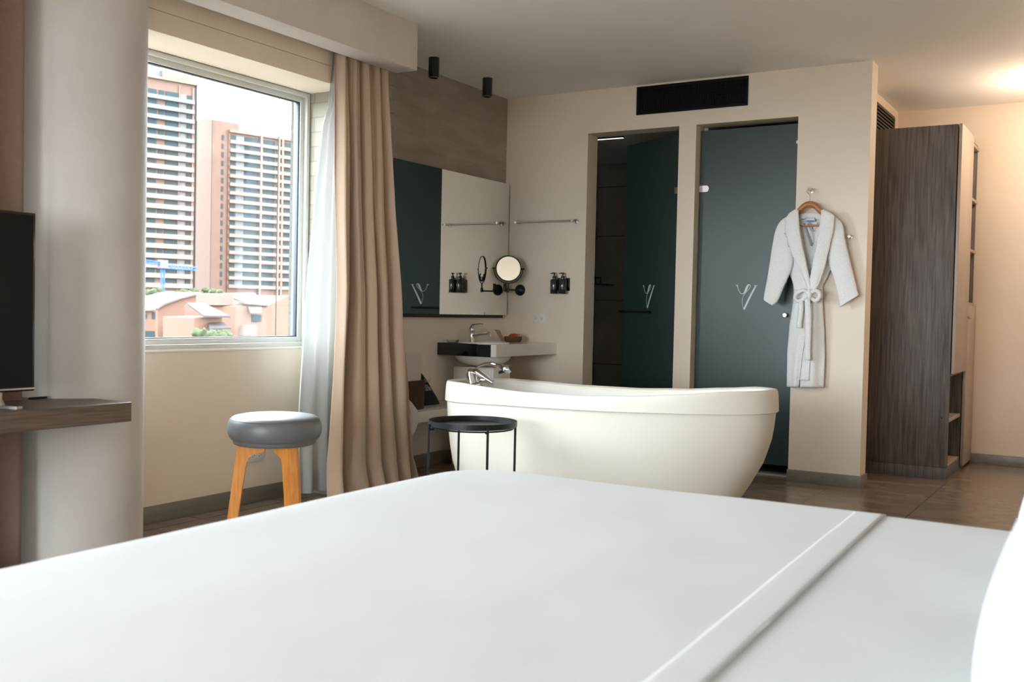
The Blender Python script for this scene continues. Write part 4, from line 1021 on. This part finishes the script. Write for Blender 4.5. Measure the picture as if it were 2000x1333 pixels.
def hem(s, t_):
    cy, ay, cx, ax = (by0+by1)/2, (by1-by0)/2, (bx0+bx1+.05)/2, (bx1+.05-bx0)/2
    q = t_*2-1; k = abs(q); er = .05
    if k < .86: y = q/.86*(ay-er); dz = 0
    elif k < .93: a = (k-.86)/.07*PI/2; y = math.copysign(ay-er+er*math.sin(a), q); dz = er*(1-math.cos(a))
    else: y = math.copysign(ay+.002, q); dz = er+(k-.93)/.07*.3
    y += cy; x = lerp(-.563, -.4865, s) - .03*(y-1.7)
    v1 = Vector((x*1.1+4, y*1.1, 0)); w1 = Vector((x*4+4, y*4, 3)); zz = .009*noise.noise(v1) + .0022*noise.noise(w1)
    rs = max(abs(x-cx)/ax, abs(y-cy)/ay)
    nrm = 1 if dz < .04 else 0
    return Vector((x, y + (0 if nrm else math.copysign(.004, q)), bz-.001 + zz*(1 if dz == 0 else .3) + .004*max(0, 1-rs) - dz + .0015 - .0008*(1 if s in (0, 1) else 0)))
MB().grid(hem, 8, 120).build('hem_band', M['linen'], du, smooth=25, solid=.0010, solid_off=0)
def pillow(cx, cy, w, h, th, lean, label, zb, rz=0):
    m_ = MB()
    Mx = Matrix.Translation((cx, cy, zb)) @ Matrix.Rotation(rz, 4, 'Z') @ Matrix.Rotation(-lean, 4, 'Y')
    def f(u, v, side):
        a, b = u*2-1, v*2-1
        ex = (1-abs(a)**2.6)**.55 * (1-abs(b)**2.6)**.55 if abs(a) < 1 and abs(b) < 1 else 0
        pinch = 1 - .07*(1-abs(b)**2)*abs(a)**3; pinch2 = 1 - .07*(1-abs(a)**2)*abs(b)**3
        d = th/2*ex*(1+.06*noise.noise(Vector((a*2, b*2, cy*7))))
        return Mx @ Vector((side*d + .0, a*w/2*pinch2, (b*pinch+1)*h/2))
    for sd in (-1, 1): m_.grid(lambda u, v: f(u, v, sd), 36, 30)
    return tag(m_.build('pillow', M['pillow'], smooth=80, merge=.0005), label, 'pillow', 'white bed pillows')
pillow(-.128, 2.26, .72, .44, .21, math.radians(-24), 'white pillow propped at the side of the bed nearer the wardrobe', bz+.008)
pillow(-.100, 1.40, .76, .50, .20, math.radians(-22), 'white pillow propped in front of its neighbour, at the near side of the bed', bz+.008)

# ------------------------------------------------------------------ outside
GZ = -22.0
struct(MB().box(-900, 200, -300, 1200, GZ-1, GZ).build('ground', M['groundout'], smooth=0))
p = at(543, 300, 0, -4.55); q = at(540, 600, 0, -4.55)
m_ = MB().tube([(-4.55, p.y, 3.2), (-4.55, p.y+.004, 2.2), (-4.55, p.y, 1.6), (-4.555, q.y, 1.0), (-4.55, q.y, .4)], .003, 6)
tag(m_.build('cable', M['black'], smooth=60), 'thin dark cable hanging straight down outside the window', 'cable')
FD_ = Vector((math.sin(math.radians(15.6)), math.cos(math.radians(15.6)), 0)); FN = Vector((FD_.y, -FD_.x, 0))   # facade direction, outward normal
class Facade:
    """coordinates on a far facade: a along it, h height, d out towards the viewer"""
    def __init__(s, u, v, depth):
        d = w_of(Vector((u-1000, v-666.5, F))); s.o = CAM + d/F*depth; s.o.z = 0
    def pix(s, u, v):          # where a photo point lies on the facade
        d = w_of(Vector((u-1000, v-666.5, F))); k = (s.o - Vector((0,0,0)) - Vector((CAM.x, CAM.y, 0))).dot(FN) / d.dot(FN); P = CAM + d*k
        return (P - s.o).dot(FD_), P.z
    def P(s, a, h, d): return s.o + FD_*a + FN*d + Vector((0, 0, h))
    def box(s, m, a0, a1, h0, h1, d0, d1):
        v = [m.bm.verts.new(s.P(a, h, d)) for a in (a0, a1) for d in (d0, d1) for h in (h0, h1)]
        for q in ((0,1,3,2),(4,6,7,5),(0,4,5,1),(2,3,7,6),(0,2,6,4),(1,5,7,3)): m.face([v[i] for i in q])
        return m
# tower with long balconies
f1 = Facade(384, 590, 300)
t = thing('apartment_tower', 'tall pink and white apartment tower beside the grey column', 'tower', f1.P(-14, GZ, 0))
aR, hT = f1.pix(384, 167); aL = aR - 34
f1.box(MB(), aL, aR, GZ, hT, -16, 0).build('tower_body', M['pink'], t, smooth=0)
a0, h0 = f1.pix(320, 138); a1, h1 = f1.pix(380.5, 160); f1.box(MB(), a0, a1, hT, f1.pix(350, 141)[1], -10, -1).build('penthouse', M['pinklight'], t, smooth=0)
f1.box(MB(), aL, a0, hT, f1.pix(300, 118)[1], -10, -2).build('plant_room', M['extwhite'], t, smooth=0)
f1.box(MB(), aL, aR+.3, hT-.2, hT+.5, -.2, .9).build('parapet', M['pinklight'], t, smooth=0)
f1.box(MB(), aR-.25, aR, GZ, hT, 0, .6).build('side_fin', M['extglass'], t, smooth=0)
fl = (f1.pix(384, 186)[1] - f1.pix(384, 563)[1]) / 20.0; rnd = random.Random(2)
ac = [f1.pix(u, 400)[0] for u in (284, 305, 321, 346, 362, 375)]
for k in range(20):
    hb_ = f1.pix(384, 186)[1] - fl*(k+1)
    f1.box(MB(), aL, ac[5]-.1, hb_-.25, hb_+(1.1 if k > 5 else .9), .3, 1.3).build('balcony', M['balcony'] if k > 4 else M['extwhite'], t, smooth=0)
    for a, c in ((ac[0], ac[1]), (ac[2], ac[3])) if k % 2 else ((ac[0], ac[1]), (ac[1]+.4, ac[2]-.2), (ac[2], ac[3])):
        f1.box(MB(), a, c-.3, hb_+.9, hb_+fl-.35, -.05, .25).build('window', M['extglass'], t, smooth=0)
    f1.box(MB(), ac[3]+.5, ac[4]-.3, hb_+1.0, hb_+fl-.5, -.05, .2).build('window', M['extwhite'], t, smooth=0)
    f1.box(MB(), ac[4]+.2, ac[5]-.6, hb_+1.0, hb_+fl-.5, -.05, .2).build('window', M['extglass'], t, smooth=0)
m_ = MB(); f1.box(m_, ac[3]+.0, ac[3]+.3, GZ, hT-1, 0, .5); f1.box(m_, ac[5]-.4, ac[5]+.0, GZ, hT-1, 0, .5); m_.build('pier', M['pinklight'], t, smooth=0)
# second tower
f2 = Facade(448, 590, 340)
t = thing('apartment_tower', 'wide pink apartment tower with paired dark balconies', 'tower', f2.P(8, GZ, 0))
b0 = f2.pix(447, 262)[0]; hT2 = f2.pix(505, 262)[1]; b1 = b0 + 34; s0 = f2.pix(413, 262)[0]; sT = f2.pix(412, 232)[1]
f2.box(MB(), b0, b1, GZ, hT2, -15, 0).build('tower_body', M['pink'], t, smooth=0)
f2.box(MB(), s0, f2.pix(469, 240)[0], GZ, sT, -12, -.6).build('stair_core', M['pink'], t, smooth=0)
f2.box(MB(), s0-1.5, s0, GZ, sT, -12, .2).build('side_wall', M['pinklight'], t, smooth=0)  # paler tone puts the light on this side into the colour
f2.box(MB(), s0, s0+.5, GZ, sT-.2, -.6, -.4).build('dark_joint', M['extglass'], t, smooth=0)
cA = [f2.pix(u, 420)[0] for u in (431, 438, 447, 459, 474.5, 504.5, 510, 536, 546, 553, 567)]
fl2 = (f2.pix(505, 270)[1] - f2.pix(505, 563)[1]) / 18.0; top2 = f2.pix(505, 270)[1]
f2.box(MB(), b0, b1, hT2-.9, hT2, -.1, 1.0).build('parapet', M['pinklight'], t, smooth=0)
for k in range(18):
    hb_ = top2 - fl2*(k+1)
    f2.box(MB(), b0+.2, b1, hb_-.3, hb_+.85, .1, 1.0).build('spandrel', M['balcony'], t, smooth=0)
    for a, c, mt in ((cA[2]-.0, cA[3], 'extglass'), (cA[4], cA[5], 'extglass'), (cA[6]+.3, cA[7], 'extglass'), (cA[9], cA[10], 'extglass')):
        if mt: f2.box(MB(), a+.2, c-.2, hb_+.85, hb_+fl2-.3, -.05, .12).build('window', M[mt], t, smooth=0)
    f2.box(MB(), cA[3], cA[4], hb_+.85, hb_+fl2-.3, -.05, .16).build('blind', M['extwhite'], t, smooth=0)
    f2.box(MB(), cA[0]+.3, cA[1]-.2, hb_+.5, hb_+fl2-.6, -.7, -.45).build('window', M['extglass'], t, smooth=0)
for a in (cA[5], cA[7]+.6, cA[8]): f2.box(MB(), a, a+.7, GZ, hT2-.5, .1, 1.15).build('pier', M['pinklight'], t, smooth=0)
# low brick houses
f3 = Facade(400, 590, 95)
GZ3 = GZ
def house(label, walls, extras, u0=0):
    pass
def poly(fc, m_, pts, d0, d1):
    v0 = [fc.P(*fc.pix(u, v), d0) for u, v in pts]
    return m_.prism(v0, FN*(d1-d0))
t = thing('brick_house', 'salmon gabled house with a grey lean-to porch, beyond the window', 'house', f3.P(-2, GZ, 0))
poly(f3, MB(), [(308,760),(308,600),(318,594),(352,583),(392,573),(432,592),(425,604),(392,640),(388,760)], -8, 0).build('gable_wall', M['terracotta'], t, smooth=0)
poly(f3, MB(), [(306,601),(318,592),(352,581),(392,571),(434,592),(434,594),(392,574),(352,584),(318,596),(306,604)], -8.5, .35).build('roof_edge', M['roofpink'], t, smooth=0)
v = [f3.P(*f3.pix(u, v_), d_) for u, v_, d_ in ((337,628,0),(386,630,0),(376,643,2.2),(320,641,2.2))]
MB().prism(v, Vector((0,0,.12))).build('porch_roof', M['roofgrey'], t, smooth=0)
poly(f3, MB(), [(322,760),(322,643),(378,645),(378,760)], 0, 1.7).build('porch_wall', M['terracotta'], t, smooth=0)
for a in ((343,655,354,700), (362,647,372,700)): poly(f3, MB(), [(a[0],a[3]),(a[0],a[1]),(a[2],a[1]),(a[2],a[3])], 1.7, 1.78).build('window', M['extglass'], t, smooth=0)
f4 = Facade(500, 590, 82)
t = thing('brick_house', 'pink house with a sloping roof and square window, beyond the window', 'house', f4.P(2, GZ, 0))
poly(f4, MB(), [(448,760),(448,599),(470,597),(500,600),(518,600),(563,578),(590,578),(590,760)], -8, 0).build('house_wall', M['terracotta'], t, smooth=0)
v = [f4.P(*f4.pix(u, v_), d_) for u, v_, d_ in ((500,577,-6),(566,576,-6),(520,598,.3),(474,594,.3))]
MB().prism(v, Vector((0,0,.15))).build('roof', M['roofpink'], t, smooth=0)
poly(f4, MB(), [(439,597),(439,575),(468,574),(468,597)], -5, -1).build('chimney_block', M['pinklight'], t, smooth=0)
v = [f4.P(*f4.pix(u, v_), d_) for u, v_, d_ in ((484,600,0),(512,599,0),(500,612,.9),(478,612,.9))]
MB().prism(v, Vector((0,0,.08))).build('awning', M['roofpink'], t, smooth=0)
poly(f4, MB(), [(491,629),(491,615),(510,615),(510,629)], 0, .08).build('window', M['extglass'], t, smooth=0)
poly(f4, MB(), [(466,700),(466,656),(510,656),(510,700)], 0, .08).build('window', M['extglass'], t, smooth=0)
poly(f4, MB(), [(467,655),(470,635),(492,634),(492,655)], 0, .8).build('balcony', M['pinklight'], t, smooth=0)
f5 = Facade(420, 590, 70)
t = thing('brick_house', 'low salmon house under a grey hipped roof, between the two bigger houses', 'house', f5.P(1, GZ, 0))
poly(f5, MB(), [(392,760),(392,622),(447,620),(447,760)], -6, -1).build('house_wall', M['terracotta'], t, smooth=0)
v = [f5.P(*f5.pix(u, v_), d_) for u, v_, d_ in ((415,596,-4),(447,595,-4),(450,621,0),(398,620,0))]
MB().prism(v, Vector((0,0,.12))).build('roof', M['roofgrey'], t, smooth=0)
v = [f5.P(*f5.pix(u, v_), d_) for u, v_, d_ in ((420,634,-1),(448,632,-1),(448,643,.3),(405,644,.3))]
MB().prism(v, Vector((0,0,.10))).build('lower_roof', M['roofgrey'], t, smooth=0)
for a in ((430,651,436), (438,651,445)): poly(f5, MB(), [(a[0],680),(a[0],a[1]),(a[2],a[1]),(a[2],680)], -1, -.9).build('window', M['extglass'], t, smooth=0)
f6 = Facade(290, 590, 80)
t = thing('brick_house', 'narrow house with small windows half hidden by the column', 'house', f6.P(-2, GZ, 0))
poly(f6, MB(), [(260,760),(260,608),(281,606),(304,602),(304,760)], -7, 0).build('house_wall', M['terracotta'], t, smooth=0)
v = [f6.P(*f6.pix(u, v_), d_) for u, v_, d_ in ((262,590,-4),(315,592,-4),(300,607,.4),(255,609,.4))]
MB().prism(v, Vector((0,0,.12))).build('roof', M['roofpink'], t, smooth=0)
for a in ((283,614,287,622), (297,610,303,623), (283,647,302,668)): poly(f6, MB(), [(a[0],a[3]),(a[0],a[1]),(a[2],a[1]),(a[2],a[3])], 0, .06).build('window', M['extglass'], t, smooth=0)
# distant block between the towers
f7 = Facade(390, 590, 420)
t = thing('apartment_block', 'distant pale block seen in the gap between the two towers', 'building', f7.P(0, GZ, 0))
poly(f7, MB(), [(384,640),(384,491),(400,489),(410,489),(410,640)], -10, 0).build('walls', M['pinklight'], t, smooth=0)
for v_ in (505, 520, 535, 550): poly(f7, MB(), [(387,v_+4),(387,v_),(396,v_),(396,v_+4)], 0, .2).build('window', M['extglass'], t, smooth=0)
f8 = Facade(390, 590, 250)
t = thing('flat_roofed_block', 'long low building in front of the tower bases', 'building', f8.P(0, GZ, 0))
poly(f8, MB(), [(262,640),(262,566),(345,569),(345,640)], -10, 0).build('walls', M['extwhite'], t, smooth=0)
poly(f8, MB(), [(262,577),(262,572),(340,574),(340,580)], 0, .3).build('window', M['extglass'], t, smooth=0)
# trees along the road
def tree(u, v, depth, r, label):
    fc = Facade(u, 590, depth); a, h = fc.pix(u, v); c = fc.P(a, h, 0); rnd = random.Random(int(u*7))
    t = thing('tree', label, 'tree', (c.x, c.y, GZ), 'hazy trees beyond the houses')
    m_ = MB()
    for k in range(46):
        b_ = bmesh.new(); bmesh.ops.create_icosphere(b_, subdivisions=2, radius=r*rnd.uniform(.16, .34))
        off = Vector((rnd.uniform(-1, 1), rnd.uniform(-1, 1), rnd.uniform(-.7, .6)))*r*.8
        for vv in b_.verts: vv.co += vv.co.normalized()*r*.16*noise.noise(vv.co*(7/r)+off)
        m_.add(b_, 0, Matrix.Translation(c+off))
    m_.build('crown', M['leafgreen'], t, smooth=80)
    MB().cyl((c.x, c.y, GZ), (c.x, c.y, c.z), r*.12, r*.08, 10).build('trunk', M['wicker'], t)
tree(430, 578, 180, 1.6, 'green tree rising between the gable and the chimney block')
tree(352, 575, 200, 1.5, 'green tree above the gabled roof by the first tower')
tree(405, 570, 210, 1.3, 'green tree at the foot of the wide tower')
tree(372, 572, 205, 1.4, 'green tree just beyond the gable peak')
tree(296, 577, 170, 1.8, 'green tree beyond the narrow house beside the column')
tree(418, 664, 60, 1.0, 'green bush in front of the low hipped house')
# far hill
m_ = MB(); hc = Facade(392, 590, 1400)
hp_ = [(330,600),(350,560),(372,500),(388,462),(404,456),(420,490),(450,560),(470,600)]
tag(poly(hc, m_, hp_, -150, 0).build('hill', M['leafgreen'], smooth=0), 'distant green hill in the gap between the towers', 'hill', None, 'structure')
# blue tower crane
fc = Facade(320, 590, 230)
t = thing('tower_crane', 'small blue tower crane with a white cab in front of the first tower', 'crane', fc.P(0, GZ, 0))
def truss(m_, p, q, w, n, r):
    p, q = Vector(p), Vector(q); d = (q-p).normalized(); U = FN; W = d.cross(U).normalized()
    cs = [U*w+W*w, U*w-W*w, -U*w-W*w, -U*w+W*w]
    for c in cs: m_.tube([p+c, q+c], r, 5)
    for k in range(n):
        a, b = lerp(p, q, k/n), lerp(p, q, (k+1)/n)
        for i in range(4): m_.tube([a+cs[i], b+cs[(i+1) % 4]], r*.7, 4)
    return m_
a, h = fc.pix(318, 516)
truss(MB(), fc.P(a, GZ, 0), fc.P(a, h-1, 0), .32, 16, .09).build('mast', M['crane'], t)
fc.box(MB(), a-.9, a+.9, h-1.0, h+.9, -.8, .8).build('cab', M['extwhite'], t, smooth=0)
j = MB(); a2, h2 = fc.pix(384, 526); a3, h3 = fc.pix(283, 511); truss(j, fc.P(a, h-.6, 0), fc.P(a2, h2, 0), .35, 10, .12); truss(j, fc.P(a3, h3, 0), fc.P(a, h, 0), .3, 6, .11); j.build('jib', M['crane'], t)
